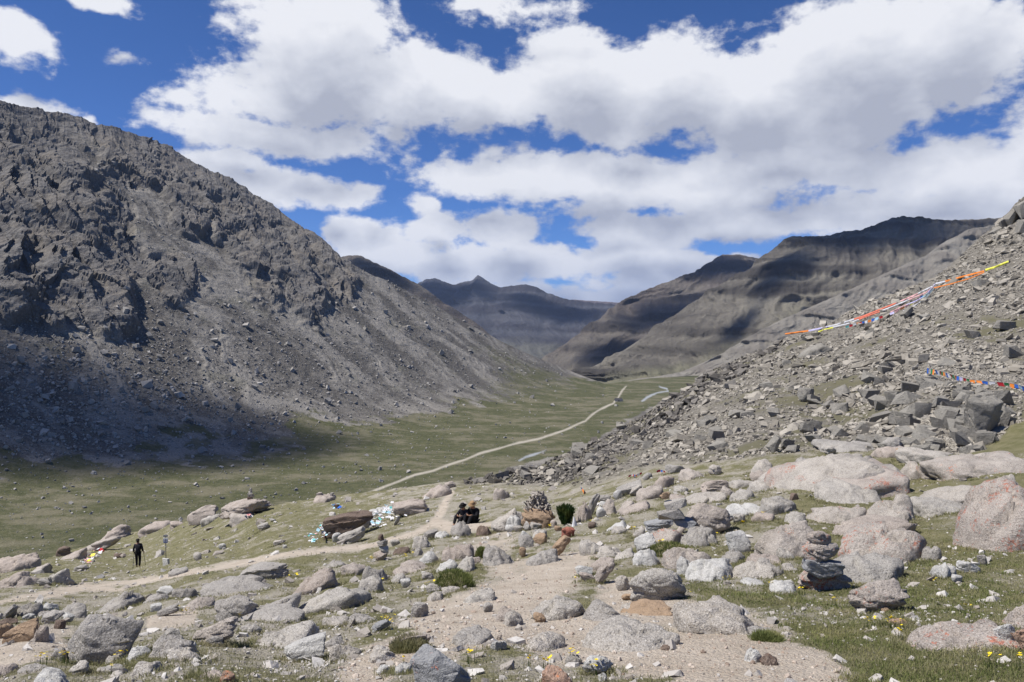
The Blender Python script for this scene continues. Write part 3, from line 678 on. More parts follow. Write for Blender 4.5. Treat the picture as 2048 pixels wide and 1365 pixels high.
def rock(spec, label, group=None, Y=None, name=None, parent=None, rest=False, cat=None, depth=None):
    a = spec.split(); u0, v0, u1, v1 = map(float, a[:4]); mt, sh = a[4][0], a[4][1]
    tilt = float(a[5]) if len(a) > 5 else 0.
    free = sh.isupper() or sh in 'ax' or rest; sh = sh.lower()
    if float(a[2])-float(a[0]) < 30 or tilt > 20: free = True
    NROCK[0] += 1; seed = NROCK[0]*13+5
    uc = (u0+u1)/2
    Yf = Y if Y else float(nearY(uc, min(v1, 1500)))
    W = (u1-u0)/F*Yf; Hh = (v1-v0)/F*Yf
    D = depth or (max(.55*W, min(W*.8, Hh*1.1)) if sh != 'f' else W*.62)
    Yc = Yf if Y else Yf+.40*D
    W = (u1-u0)/F*Yc; Hh = (v1-v0)/F*Yc
    C = P3(uc, (v0+v1)/2, Yc)
    pix = max(u1-u0, v1-v0)
    if sh == 'x':
        V, fc = hull_shape(seed, 11, .02 if pix > 14 else 0)
        if tilt:
            V = V*np.array([1, 1, .5]); t_ = R(tilt); V = V@np.array([[math.cos(t_), 0, math.sin(t_)], [0, 1, 0], [-math.sin(t_), 0, math.cos(t_)]]); V = (V-(V.max(0)+V.min(0))/2)/((V.max(0)-V.min(0))/2)
    else: V, fc = rock_shape(seed, sh, 5 if pix > 60 else (4 if pix > 22 else 3), tilt)
    if not free:                                              # an outcrop: only the cap of a bigger buried body shows
        h_ = v1-v0; D = .45*W
        for D_ in np.linspace(.45, 1.1, 9)*W:
            Pb = P3(uc, v1, Yf); zb = float(ground_z(Pb[0]*(Yf+D_)/Yf, Yf+D_)); vb = VH-F*zb/(Yf+D_)
            if v1-vb <= .6*h_: D = D_
        Yc = Yf+.47*D; xc = (uc-UC)/F*Yc; zc = float(ground_z(xc, Yc)); H = max((VH-v0)/F*Yc-zc, .14*W)
        W = (u1-u0)/F*Yc*1.08; D *= 1.1; Hh = 3*H; C = np.array([xc, Yc, zc-.5*H])
    V = V*np.array([W/2, D/2, Hh/2])+C
    if not rest:
        zg = float(ground_z(C[0], C[1])); bot = min(zg-.12*Hh, V[:, 2].min())
        f = (C[2]-bot)/max(1e-6, C[2]-V[:, 2].min()); lowm = V[:, 2] < C[2]
        V[lowm, 2] = C[2]-(C[2]-V[lowm, 2])*f
    if pix > 24 and not rest: COLLAR.append((C[0], C[1], W*.5, D*.5, pix))
    base = np.array([C[0], C[1], V[:, 2].min()])
    if parent is not None: base = np.array(parent.location)
    me = mesh_from(name or 'boulder', V-base, fc, [RM[mt]], sh in 'rf' or pix > 60)
    if sh in 'ax':
        me.set_sharp_from_angle(angle=R(32)) if hasattr(me, 'set_sharp_from_angle') else None
    o = link(name or ('boulder' if pix > 45 else 'stone'), me, parent)
    if parent is None:
        o.location = base; tag(o, label, cat or ('boulder' if pix > 45 else 'stone'), group)
    elif label: o['label'] = label
    return o
GB = 'boulders of the stony meadow'
ROCKS = """
125 1225 295 1334 ga|big dark boulder, sunlit along its top, at bottom left
175 1287 236 1330 br 28|reddish brown boulder leaning on the big dark boulder
255 1290 302 1324 wr|white stone right below the big dark boulder
214 1312 250 1333 pr|small grey block between the white stone and the reddish boulder
297 1277 384 1315 gf|flat grey boulder right of the white stone by the big dark boulder
340 1295 408 1324 pf|low pale slab in the grass below the flat grey boulder
133 1325 181 1357 pR 20|pale speckled egg-shaped stone in front of the big dark boulder
193 1330 262 1350 gf|low grey rock behind the yellow flowers, in front of the big dark boulder
45 1346 138 1385 wf|wide white rock cut off by the bottom edge at left
14 1240 81 1281 ta 18|orange tan block with a flat lit top, left of the big dark boulder
80 1223 127 1252 ga 25|grey green slab propped over a dark gap beside the tan block
-12 1245 27 1274 tr|tan stone at the left edge next to the orange tan block
69 1250 99 1284 kr|round brown stone standing under the propped grey green slab
45 1228 70 1242 wr|small white rounded stone behind the orange tan block
108 1240 130 1262 ba|dark stone in the shadow of the propped slab
5 1208 36 1238 ga 50|upright grey stone leaning at the far left of the stone heap
35 1206 90 1234 gr|big rounded grey stone at the back of the left stone heap
80 1206 117 1225 wa|pale angular stone at the back right of the left stone heap
-10 1237 34 1254 ba|dark flat stone at the left edge behind the tan stones
120 1214 172 1236 gf|low grey boulder behind the big dark boulder, left end
122 1226 146 1244 wa|pale angular stone touching the top left of the big dark boulder
76 1222 108 1236 gr|grey stone between the propped slab and the rounded grey stone
-20 1330 24 1362 kr|pinkish brown rounded rock at the bottom left corner
30 1335 96 1352 gf|grey flat rock sunk in soil at bottom left, beside yellow flowers
100 1296 135 1330 gf|low grey rock in the dirt against the left foot of the big dark boulder
182 1182 277 1226 gr 20|long grey whaleback boulder with a rounded right end, behind the big dark boulder
300 1208 325 1225 wa|small white stone right of the grey whaleback boulder
250 1203 266 1213 wa|tiny white stone near the foot of the whaleback boulder
313 1174 350 1191 wa|white stone pair beside the grass, left of a grey cobble
349 1174 393 1198 gr|grey cobble right of the white stone pair
290 1190 335 1208 gf|grey flat rock among grass below the white stone pair
426 1196 517 1244 gR|big grey speckled boulder with dark underside at left centre
357 1197 428 1228 kf|pinkish flat rock left of the big grey speckled boulder
469 1197 594 1240 gf 14|long dark-edged slab rising right of the big grey speckled boulder
487 1221 611 1254 gf 10|lower of two long dark slabs left of centre
381 1240 473 1290 kR 14|pink hump boulder with its right end in shade
326 1258 361 1278 ga|light grey stone left of the pink hump boulder
482 1248 523 1276 gr|grey stone under the two long dark slabs
511 1256 626 1296 pf 8|long pale slab sloping down left, below the two dark slabs
568 1268 655 1317 wa 22|pale grey split rock with a squared right end
412 1273 448 1292 ga|small grey stone right below the pink hump boulder
480 1129 577 1161 ga 14|dark cracked grey outcrop at the grass edge, left centre
415 1160 564 1190 gf|wide low grey slab under the cracked grey outcrop
573 1136 678 1190 kr 12|pinkish humped boulder with brown patches, centre left
314 1208 360 1235 gf 25|slanting grey slab above the bare soil patch, left
270 1324 332 1350 pf|low pale rock in grass below the flat grey boulder
392 1345 452 1362 kf|low pink stone near the bottom edge at left
440 1342 472 1375 oa|orange stained rock cut by the bottom edge, left of centre
376 1010 436 1047 ka 12|pale pinkish block at the meadow rim, left of the boulder with the small cairn
430 996 546 1040 kR 14|long pointed boulder at the meadow rim carrying the small cairn
464 1023 517 1042 mf|low rock with red and blue scraps below the long rim boulder
405 1032 440 1046 pf|flat pale slab under the pale pinkish rim block
194 1050 256 1080 kr 16|pinkish peaked rock on the left rim of the meadow
188 1073 240 1102 kf 22|bare sloping slab in front of the pinkish peaked rock
160 1082 206 1100 kf 14|second sloping slab left of the pinkish peaked rock
113 1093 142 1112 br|dark rounded rock on the left rim above the flag scraps
118 1098 170 1120 kf 14|pale sloping slab below the dark rounded rim rock
-12 1115 74 1142 kf|wide pale slab at the left edge of the rim
55 1125 102 1148 kf 12|pale slab right of the wide slab at the left edge
82 1138 144 1170 pf 18|pale tilted slab on dark stones, left of the path
76 1158 105 1173 ga|grey stone propping the pale tilted slab
-10 1146 66 1175 kf 14|low sloping slab near the left edge above the path
386 1106 404 1121 pr|round pale stone in the grass right of the sign post
438 1087 452 1097 wr|white stone on the meadow, right of the sign post
226 1108 244 1117 ba|dark flat stone between the flag scraps and the walker
546 1079 571 1090 pa 14|light stone in the left meadow below the flag heap
565 1090 574 1096 wr|tiny white stone under the light stone of the left meadow
514 1046 540 1060 ga|grey broken rock on the meadow below the long rim boulder
288 1046 342 1062 kf|pinkish flat rock on the rim above the sign post
340 1042 372 1054 kf|small pink flat rock on the rim right of the sign post
240 1108 252 1117 ka|small brown stone behind the walker
338 1139 376 1150 gf|low grey stone beside the lower branch of the path
150 1131 176 1143 gf|flat stone in the grass left of the walker
648 1025 747 1076 ba 16|dark brown boulder draped with prayer flags beside the path
716 1024 750 1056 kr|pinkish sunlit rounded end beside the flag-draped brown boulder
676 1055 729 1087 pf 26|pale slanting slab in front of the flag-draped brown boulder
664 1066 682 1084 wr|pale round stone at the foot of the flag-draped boulder
783 999 857 1032 kF 10|flat boulder with a red left end and dark underside near the rim
738 1016 776 1031 wf|thin white slab behind the white flag heap
668 1008 681 1018 ba|dark small stone with blue cloth on the upper meadow
986 975 1019 1000 kr|reddish pointed rock standing alone behind the stick pile
846 971 901 994 kf 14|pinkish slab on the rim left of the reddish pointed rock
888 963 912 978 kr|reddish brown rock on the rim above the pinkish slab
628 990 668 1006 kf|low rim rock carrying a small reddish stack
788 1032 800 1050 ga 60|small dark slanted stone right of the white flag heap
900 1045 952 1075 gr|grey rock in front of the two seated people
953 1050 986 1073 br|brown tufted rock right of the rock before the seated people
984 1020 1052 1052 pf 12|big pale slab left of the stick pile
1042 1016 1112 1058 tR|large tan boulder, shaded in front, under the stick pile
1013 1030 1044 1054 wr|light rounded stone leaning on the big pale slab
985 1046 1014 1066 pr|pale stone at the lower left of the stone ring
1010 1050 1030 1064 wr|white stone in the middle of the stone ring
1026 1052 1046 1064 pr|small pale stone beside the white stone of the ring
1046 1044 1062 1066 ga|grey stone under the tan boulder, standing in the ring
1060 1046 1084 1062 pa|pale wide stone on top of the stone ring
1060 1058 1094 1080 pr|round pale stone at the front of the stone ring
1040 1062 1058 1080 wa|white angular stone at the front left of the stone ring
1036 1071 1068 1099 ga|grey white block below the stone ring
1066 1066 1094 1089 ta|tan angular block right of the grey white block
1100 1040 1114 1056 kr|small reddish stone right of the tan boulder
1108 1052 1124 1066 tr|brown round stone left of the dark green bush
1038 1094 1052 1110 tr|small orange stone on the path edge below the ring
1068 1088 1080 1097 kr|small pinkish stone on the path edge by the tan block
1053 1099 1122 1130 gr 6|rounded grey boulder lying across the head of the dirt path
1104 1072 1143 1110 tf 42|pale leaning slab standing on edge by the dirt path
1122 1054 1151 1073 rr|red painted rock under the white cloth
1150 1003 1183 1046 kr|upright pinkish boulder right of the dark green bush
1176 986 1200 1028 gr 60|tall leaning grey rock in the ridge behind the bush
1196 990 1222 1006 gr|grey rounded rock on the rock ridge behind the bush
1198 1003 1216 1016 wr|white stone wedged in the rock ridge
1192 1014 1212 1036 wr|white rounded stone at the foot of the rock ridge
1203 998 1236 1030 kr|brown rounded rock in the middle of the rock ridge
1234 1000 1272 1028 kr 14|reddish block beside the brown rounded rock of the ridge
1226 980 1244 1000 wr|white-topped stone on top of the rock ridge
1232 958 1282 988 ga 30|big grey slanted slab at the top of the rock ridge
1258 968 1284 992 pa 35|pale slanted slab right of the big grey slanted slab
1270 970 1324 1004 kf 10|broad pinkish slope rock behind the central cairn
1284 946 1306 962 ga|dark grey square stone standing behind the ridge
1240 1006 1300 1034 kf 12|flat brownish rock left of the central cairn
1176 1044 1192 1058 br|dark brown stone beside the red painted rock
1182 1036 1200 1050 pr|pale stone below the upright pinkish boulder
1210 1046 1256 1060 wf 8|low white slab in the grass left of the central cairn
1222 1054 1254 1072 pf|pale flat rock below the low white slab
1290 1036 1350 1066 na 20|grey leaning slab at the left of the central cairn
1290 1054 1372 1090 lr|lichen-reddened base boulder below the central cairn
1364 1050 1432 1092 gr|grey rounded boulder in the shade right of the central cairn
1388 1072 1422 1094 gr|dark rounded stone under the shaded grey boulder
1352 1046 1372 1066 ka 50|small pinkish wedge stone under the central cairn
1369 1006 1465 1070 kR|large round boulder, dark on its right face, right of the central cairn
1266 1066 1312 1104 wa 16|whitish angular rock left of the yellow flowers
1266 1098 1318 1132 wr|bright white rock in front of the whitish angular rock
1262 1050 1292 1072 pr|grey white stone just left of the lichen base boulder
1450 1064 1502 1108 wa|jagged white rock right of the dark rounded stone
1322 1096 1430 1140 mr|long pale boulder with faint red lichen below the yellow flowers
1355 1115 1390 1152 wr|white stone sitting before the long pale boulder
1366 1118 1468 1162 wr|bright speckled boulder in the middle right foreground
1462 1122 1558 1160 pr|speckled boulder right of the bright speckled boulder
1440 1100 1490 1126 gr|grey rounded rock behind the two speckled boulders
1490 1110 1560 1132 kf|pinkish low rock behind the right speckled boulder
1255 1136 1372 1204 pR|largest pale boulder beside the dirt path with a pink left side
1160 1082 1207 1112 pr|pale squared boulder at the right rim of the dirt path
1188 1088 1258 1118 pr|wide pale boulder right of the squared one by the path
1182 1120 1232 1142 kf|low pinkish rock beside the path below the wide pale boulder
1226 1100 1272 1124 pr 20|pale stone left of the bright white rock
1188 1122 1230 1168 kr 40|brown leaning rock at the right edge of the dirt path
1150 1132 1186 1154 wa|white chipped stone at the right edge of the dirt path
1158 1146 1192 1166 ka|pinkish angular stone low at the right path edge
1230 1150 1260 1182 pa|pale broken stone left of the largest pale boulder
1242 1188 1268 1202 tr|small tan stone under the largest pale boulder
1059 1196 1168 1242 pr|long pale boulder lying in the middle of the path
1160 1208 1244 1244 gr|dark-ended grey boulder joined to the long pale path boulder
1066 1226 1092 1246 tr|small tan stone at the left foot of the long path boulder
1240 1206 1276 1226 pr|pale stone between the dark-ended boulder and the path
1245 1206 1336 1234 tf 10|flat smooth slab in the dirt right of the dark-ended boulder
1353 1210 1512 1268 pf|very wide pale boulder with a pebble on it, bottom right of the path
1428 1234 1442 1246 wr|small white pebble resting on the very wide pale boulder
1160 1252 1354 1304 pf|broad low granite sheet in the path at the bottom
1042 1268 1130 1304 pf|low granite sheet left of the broad one in the path
1163 1312 1228 1352 wR|speckled egg-shaped stone on the grass at the bottom
1196 1346 1214 1364 wa|small white stone beneath the speckled egg-shaped stone
1130 1310 1166 1330 pf|pale low stone left of the speckled egg-shaped stone
1083 1340 1152 1385 oa|orange brown rock with a grey ridge at the bottom edge
1486 1296 1522 1328 wr|white stone alone on the pale gravel at bottom right
1520 1312 1556 1334 br|brown broken clod right of the lone white stone
1320 1286 1350 1300 br|small brown stone on the broad granite sheet
1500 1258 1560 1280 gf|grey flat rock in the small grass patch at bottom right
820 1300 942 1400 na|huge blue grey angular boulder at the bottom edge, left of centre
752 1332 782 1350 wa|small pale rock with a dark side left of the blue grey boulder
980 1279 1014 1307 wa|black and white chipped stone in the path, bottom centre
992 1270 1004 1281 kr|small reddish pebble behind the black and white stone
775 1264 862 1304 ka 14|grassy broken rock rising from the path left of the blue grey boulder
735 1300 796 1326 pf|pale low rock left of the blue grey boulder
785 1326 826 1352 wf|white gravelly rock against the left side of the blue grey boulder
905 1264 985 1292 gf|low grey flat rock above the blue grey boulder
663 1288 719 1318 pr|pale speckled round rock with a dark right side, left centre
743 1238 783 1264 nf 30|bluish tilted flagstone beside yellow flowers
690 1230 756 1250 gf|low flat grey rock behind the bluish tilted flagstone
643 1236 698 1258 pf|low pale rock left of the bluish flagstone
650 1278 690 1292 gf|grey flat rock sunk behind the pale speckled round rock
820 1204 857 1232 ga|dark grey pyramid stone beside the dirt path
851 1168 888 1190 pa|squared stone with a brown front near the mossy mound
884 1176 922 1192 pf|pale low stone right of the squared stone
850 1186 892 1202 pf|pale flat stone below the squared stone
922 1178 988 1205 pr 6|pale rounded boulder lying alone on the dirt path
966 1206 986 1222 pr|small pale stone on the path below the lone rounded boulder
985 1218 1040 1244 kf|low pink-topped stone in the middle of the path
1000 1224 1046 1254 pf|flat pale stone in the path beside the pink-topped one
669 1174 698 1197 wa|white cube-like stone resting on the long flat slab
590 1162 730 1222 pf 12|long flat pale slab rising to the right, left centre
715 1156 765 1186 pf|pale flat rock at the upper end of the long flat slab
721 1130 772 1162 gr|rounded grey rock above the long flat slab
640 1122 690 1142 gr|grey low rock at the grass edge above the humped boulder
684 1128 730 1148 kf|pinkish flat rock between two grey rocks above the slab
778 1148 812 1170 pr|pale stone left of the mossy mound
800 1158 822 1176 wf|white flat stone left of the mossy mound
842 1144 868 1162 pr|rounded pale stone on the mossy mound
838 1100 880 1133 wr|white boulder left of the brown rock with a red mark
880 1086 946 1126 kr|brown craggy rock with a red mark by the path head
871 1118 916 1144 wr|white dark-fronted stone above the mossy mound
912 1116 954 1148 pr|rounded pale boulder right of the white dark-fronted stone
790 1130 862 1146 kf|long low pinkish rock left of the white boulder
965 1092 1036 1136 gr|blue-tinged grey boulder with a tuft at its right, by the path head
962 1118 1000 1136 pr|pale low stone at the foot of the blue-tinged grey boulder
938 1114 962 1128 kr|small pink stone between the grey boulder and the brown craggy rock
846 1060 876 1082 ga|grey angular stone above the white boulder
780 1080 800 1092 pr|grey pale cobble right of the stone stack by the path
825 1070 862 1098 pr|pale pyramid boulder among stones above the white boulder
868 1064 900 1082 wr|white cobble left of the rock before the seated people
786 1096 818 1114 br|dark stone right of the stone stack by the path
826 1096 846 1114 ga|grey stone pressed against the white boulder
1504 1040 1640 1116 mr 12|low wide pink boulder with orange lichen left of the right cairn
1660 1040 1830 1082 kf 4|long pinkish ledge behind the red-spotted boulder
1690 1052 1852 1124 lr|big red-spotted lichen boulder behind the right cairn
1668 1110 1803 1166 gf|broad flat grey slab right of the right cairn
1694 1164 1815 1226 lR|dark-fronted boulder perched on small stones below the flat grey slab
1716 1212 1740 1226 ga|small grey stone under the perched dark-fronted boulder, left
1762 1214 1780 1226 tr|small tan stone under the perched dark-fronted boulder, right
1912 954 2100 1100 lr 16|largest lichen boulder, at the right edge
1866 1122 1907 1158 wr|white upright cobble in the grass at right
1911 1122 1960 1147 wa|white split stone right of the upright cobble
1902 1150 1924 1164 wf|small white flat stone under the white upright cobble
1844 1088 1882 1116 gr|pale grey stone at the end of the red-spotted boulder
1954 1110 1974 1124 ga|small flat stone in grass below the largest lichen boulder
1820 1243 1996 1310 lf 8|long low boulder covered in red lichen at bottom right
2010 1200 2095 1262 lr|red lichen boulder at the right edge, lower corner
2023 1256 2095 1310 oa|orange stained block at the right edge under the lichen boulder
1992 1246 2030 1298 wa|white and black stone wedged beside the orange stained block
1973 1256 1999 1288 wr|white rounded stone left of the wedged white and black stone
1776 1240 1818 1254 oa|small orange and white chip in the grass at right
1636 968 1764 1014 pr|smooth pale boulder in the grass, upper right
1736 990 1822 1048 mr 10|pinkish pyramid boulder right of the smooth pale boulder
1840 970 1960 1020 pf 12|pale flat boulder left of the largest lichen boulder
1838 1002 1952 1028 pf|pale ledge under the pale flat boulder
1614 1008 1734 1046 mr|low rock with a red lichen foot, above the pink boulder
1570 1026 1614 1050 pr|small pale grey hump left of the low lichen-footed rock
1520 990 1592 1032 gf|low grey outcrop with a dark pebble on it
1578 986 1596 1006 ba|dark pebble-like stone on the low grey outcrop
1550 904 1774 986 pr 18|long sloping pale boulder at the foot of the talus
1562 924 1780 992 lf 12|long lichen boulder below the sloping pale boulder
1794 920 1846 960 mr 0|small pyramid rock with a red top
1862 908 2050 960 mf 6|long pinkish outcrop at right, in front of the dark grass patch
1766 874 1806 902 gR|rounded boulder perched on the flat rocks at the foot of the talus
1752 892 1812 916 kf|flat pinkish rock under the perched rounded boulder
1790 896 1810 912 tr|tan block beside the perched rounded boulder
1800 896 1892 926 pf|flat pale rocks right of the tan block
1640 884 1752 906 gf|long grey flat rock at the foot of the talus
1648 892 1674 908 pr|white topped stone in front of the long grey flat rock
1500 920 1546 948 pr|pale rock left of the long sloping boulder
1584 916 1622 934 gf|flat grey rock at the upper left of the long sloping boulder
1500 944 1548 962 kf|low pinkish rock left of the long sloping boulder
1458 978 1510 1002 pr|pale hump in the grass at the right centre
1500 962 1548 984 pr|pale bump at the left end of the long lichen boulder
1996 948 2030 972 pr|small rounded stone on the shoulder of the largest lichen boulder
1884 942 1904 958 wr|white stone beside the small pyramid rock
1402 958 1456 988 ka 12|brownish arch rock over a dark hollow
1440 972 1470 994 kr|pale stump right of the arch rock
1462 960 1510 980 pf|pale flat rock right of the arch rock
1372 982 1450 1006 pf 10|long pale flat rock above the round boulder
1348 972 1380 988 pf|pale flat stone in the grass above the central cairn
1320 984 1346 1002 ta|tan block just behind the top of the central cairn
1340 990 1372 1008 kf|flat stone in the grass right of the tan block
1450 1012 1526 1034 wf|white flat rock right of the round boulder
1464 1028 1492 1050 pr|pale stone at the right foot of the round boulder
1500 1024 1552 1046 kf|pinkish flat rock in the grass right of the white flat rock
1416 930 1444 950 pr|pale rock at the edge of the talus, right of centre
1360 940 1410 962 kf|pinkish rock in the upper meadow, centre right
1310 950 1350 974 kr|rounded pinkish rock on the crest right of the ridge
1330 930 1370 948 ga|grey rock at the talus foot above the crest
1554 1094 1590 1118 pr|pale stone in front of the low wide pink boulder
1566 1128 1600 1148 pr|pale rock left of the right cairn
1536 1166 1596 1188 wf|white flat stone in grass left of the right cairn
1566 1160 1590 1174 wr|small white stone behind the white flat stone
1484 1160 1526 1172 wf|thin white stone in the grass below the speckled boulder
1636 1146 1690 1164 wf|white stone at the right foot of the right cairn
"""
for ln in ROCKS.strip().split('\n'):
    sp_, lb = ln.split('|'); rock(sp_, lb, GB if float(sp_.split()[2])-float(sp_.split()[0]) > 45 else 'single stones of the stony meadow')
TAL = """
1924 790 2000 866 sa|largest block of the talus, overhanging a dark hollow
1990 780 2026 816 sx|tall block right behind the largest block of the talus
1934 782 1986 806 sa 8|long flat slab lying across the top of the largest block
1912 784 1936 812 sx 40|leaning slab left of the long flat slab
1818 804 1856 840 sx|big squarish block left of the largest block
1798 762 1836 790 sx|big pale block above the squarish block
1862 792 1894 820 sx|light wedge-shaped block between the squarish and the largest block
1880 762 1918 784 sx|broad grey block under the coloured flag string
1910 772 1936 786 sx|block right of the broad grey block under the flags
1996 810 2020 846 sx 60|upright pale slab right of the largest block
1848 752 1868 774 sx|rounded grey block at the left end of the flag string
1600 686 1654 716 sf 14|pale flat slab high on the talus below the long cloth strings
1595 776 1628 804 sa|pale lumpy block in the middle of the talus
1732 660 1756 680 sx|pale triangular block below the white cloth
1838 628 1862 646 sx|dark brown block on the talus under the long strings
1802 614 1826 638 sx 40|brown slanted slab near the cloth knot
1534 870 1562 904 sx 50|dark-fronted block standing at the foot of the talus
1560 876 1588 898 sa|pale block beside the dark-fronted block
1600 842 1624 860 sx|grey block low on the talus with a white stone
1770 782 1800 800 sx|tan grey block on the ridge of the block pile
1880 820 1910 850 sx 60|pale upright slab in front of the largest block
1896 838 1926 864 sx|pale block at the left foot of the largest block
1780 830 1816 850 sx|grey slab below the squarish block
1836 850 1870 868 sx|flat pale slab below the squarish block, to its right
1900 862 1950 888 sx|pale block between the largest block and the meadow
1750 800 1786 822 sx|yellowish block left of the squarish block
1950 864 1990 884 sx|light blocky stone below the largest block
1850 876 1890 892 sa|pale stone at the talus foot near the perched boulder
1700 846 1740 866 sx|grey block at the lower talus, centre
1660 806 1700 826 sx|flat block at mid talus left of the yellowish block
1560 720 1580 736 sx|grey block near the left skyline of the talus
2010 690 2046 712 sx|pale slab at the right edge of the talus
1990 640 2030 660 sx|grey slab high at the right edge of the talus
1930 660 1964 680 sx|flat slab above the flag string at right
1946 560 1976 578 sx|grey slab near the top right of the talus
1480 822 1506 840 sx|pale block on the left flank of the talus
1420 860 1450 880 sx|grey block low on the left flank of the talus
1520 764 1546 782 sx|pale block halfway up the left flank of the talus
"""
for ln in TAL.strip().split('\n'):
    sp_, lb = ln.split('|'); rock(sp_, lb, 'large blocks of the talus slope', cat='block', name='block')
# block standing proud on the right skyline
for sp_, lb in (('1994 432 2022 464 sx 20', 'low light block at the left foot of the skyline outcrop'), ('2008 408 2044 454 sx 35', 'tall light slab of the skyline outcrop at the right edge'), ('2032 390 2074 442 sx 28', 'highest light slab of the skyline outcrop, cut by the right edge'), ('2030 436 2078 472 sx', 'broad light block under the skyline outcrop'), ('1980 452 2006 474 sx 40', 'small slanting block left of the skyline outcrop')):
    rock(sp_, lb, 'large blocks of the talus slope', cat='block', name='block')

# ---- scattered rocks: many in one mesh
def scatter(name, P, size, mat, seed, shape='x', nsh=14, sub=2, flat=(.45, .9), sink=.25, up=None):
    r = np.random.default_rng(seed); N = len(P)
    shp = [(hull_shape(seed*100+k, 9) if shape == 'x' else rock_shape(seed*100+k, shape, sub)) for k in range(nsh)]
    idx = r.integers(0, nsh, N)
    SC = np.stack([size*r.uniform(.75, 1.2, N), size*r.uniform(.55, 1.0, N), size*r.uniform(flat[0], flat[1], N)], -1)*.5
    A1, A2, A3 = r.normal(0, .38, N), r.normal(0, .38, N), r.uniform(0, 6.28, N)
    if up is not None: A1 = A1+up[0]; A2 = A2+up[1]
    Vs, Fs, off = [], [], 0
    def rot(V, a, i, j):
        c, s = np.cos(a)[:, None], np.sin(a)[:, None]; x, y = V[..., i].copy(), V[..., j].copy()
        V[..., i] = c*x-s*y; V[..., j] = s*x+c*y
    for k in range(nsh):
        m = idx == k
        if not m.any(): continue
        V0, fc = shp[k]; V = V0[None]*SC[m][:, None, :]
        rot(V, A3[m], 0, 1); rot(V, A1[m], 1, 2); rot(V, A2[m], 0, 2)
        V = V+P[m][:, None, :]; V[..., 2] += (SC[m][:, 2]*(1-2*sink))[:, None]
        n = m.sum(); Fs.append((fc[None]+(off+np.arange(n)*len(V0))[:, None, None]).reshape(-1, 3)); Vs.append(V.reshape(-1, 3)); off += n*len(V0)
    return link(name, mesh_from(name, np.concatenate(Vs), np.concatenate(Fs), [mat], False))
def scat_mat(name, c0, c1, dark, n=1.):
    m, t, b = material(name, .95)
    g = t.new('ShaderNodeNewGeometry'); isl = g.outputs['Random Per Island']; po = g.outputs['Position']
    n2 = t.noise(po, 6*n, 5, .65)
    c = t.mix(isl, c0, c1); c = t.mix(t.m('MULTIPLY', t.mr(n2, .5, .3), .55), c, dark)
    t.put(b.inputs['Base Color'], c); t.put(b.inputs['Normal'], t.bump(n2, .5, .08/n)); return m
SM_T = scat_mat('loose_talus', (.195, .177, .148), (.40, .37, .318), (.105, .096, .082))
SM_F = scat_mat('loose_stones', (.27, .24, .21), (.55, .53, .50), (.13, .115, .10), 3)
SM_M = scat_mat('mountain_boulders', (.19, .182, .168), (.40, .38, .35), (.09, .086, .08), .3)
def near_pts(n, seed, box, cond):
    r = np.random.default_rng(seed); u = r.uniform(box[0], box[2], n); v = r.uniform(box[1], box[3], n)
    k = v > edge_v(u)+1; u, v = u[k], v[k]; Y = nearY(u, v); P = P3(u, v, Y)
    d, g, ta = near_masks(u, v, P); P[:, 2] += near_disp(P, d, ta)
    k = cond(r, u, v, d, g, ta, P); return u[k], v[k], P[k]
u, v, P = near_pts(235000, 31, (900, 300, 2560, 985), lambda r, u, v, d, g, ta, P: (ta > .5) & (r.uniform(size=len(u)) < (1.05-1.0*np.clip(g*1.8-.15, 0, 1))*np.clip(.75+1.3*fbm(P*.22, 2, seed=33), .1, 1)))
r_ = np.random.default_rng(32)
px = np.minimum(3.0*(1-r_.uniform(size=len(u)))**-.40, 24)*np.clip(pl([(400,.75),(700,.95),(900,1.25)], v), .5, 2)
blockpile = np.exp(-(((u-1860)/150)**2+((v-815)/70)**2)); px = px*(1+.75*blockpile); px = np.where((u > 1835) & (np.abs(v-4-np.interp(u, [1854,1910,1975,2060], [740,755,767,781])) < 20), np.minimum(px, 6), px)
sz = px/F*P[:, 1]
big = np.argsort(-px)[:90]; rest = np.setdiff1d(np.arange(len(px)), big)
o = scatter('talus_rubble', P[rest], sz[rest], SM_T, 41, 'x', 24, 2, (.25, .65), .2, (0, .35)); tag(o, 'loose grey rubble covering the right-hand talus slope', 'rubble', kind='stuff')
for q in big:
    V, fc = hull_shape(9000+int(q), 9, .015); s_ = sz[q]*.55
    o = link('block', mesh_from('block', V*np.array([s_, s_*.8, s_*.55]), fc, [RM['s']], False), None, P[q]+np.array([0, 0, s_*.3]))
    o.rotation_euler = (random.gauss(0, .25), random.gauss(0, .25), random.uniform(0, 6.28))
    tag(o, 'grey angular block among the loose rubble of the right-hand talus', 'block', 'grey angular blocks loose on the talus')
# darker broken rock along the left crest of the talus
u, v, P = near_pts(30000, 37, (930, 680, 1560, 985), lambda r, u, v, d, g, ta, P: (ta > .5) & (v-edge_v(u)+fbm(P*.15, 2, seed=38)*40 < pl([(950,8),(1060,40),(1300,60),(1450,40),(1560,10)], u)))
px = np.minimum(3.2*(1-np.random.default_rng(39).uniform(size=len(u)))**-.42, 20)
o = scatter('dark_rubble', P, px/F*P[:, 1], scat_mat('dark_loose_talus', (.085, .078, .07), (.20, .185, .165), (.045, .042, .04)), 43, 'x', 18, 2, (.35, .8), .2, (0, .3)); tag(o, 'dark brown rubble along the left crest of the talus slope', 'rubble', kind='stuff')
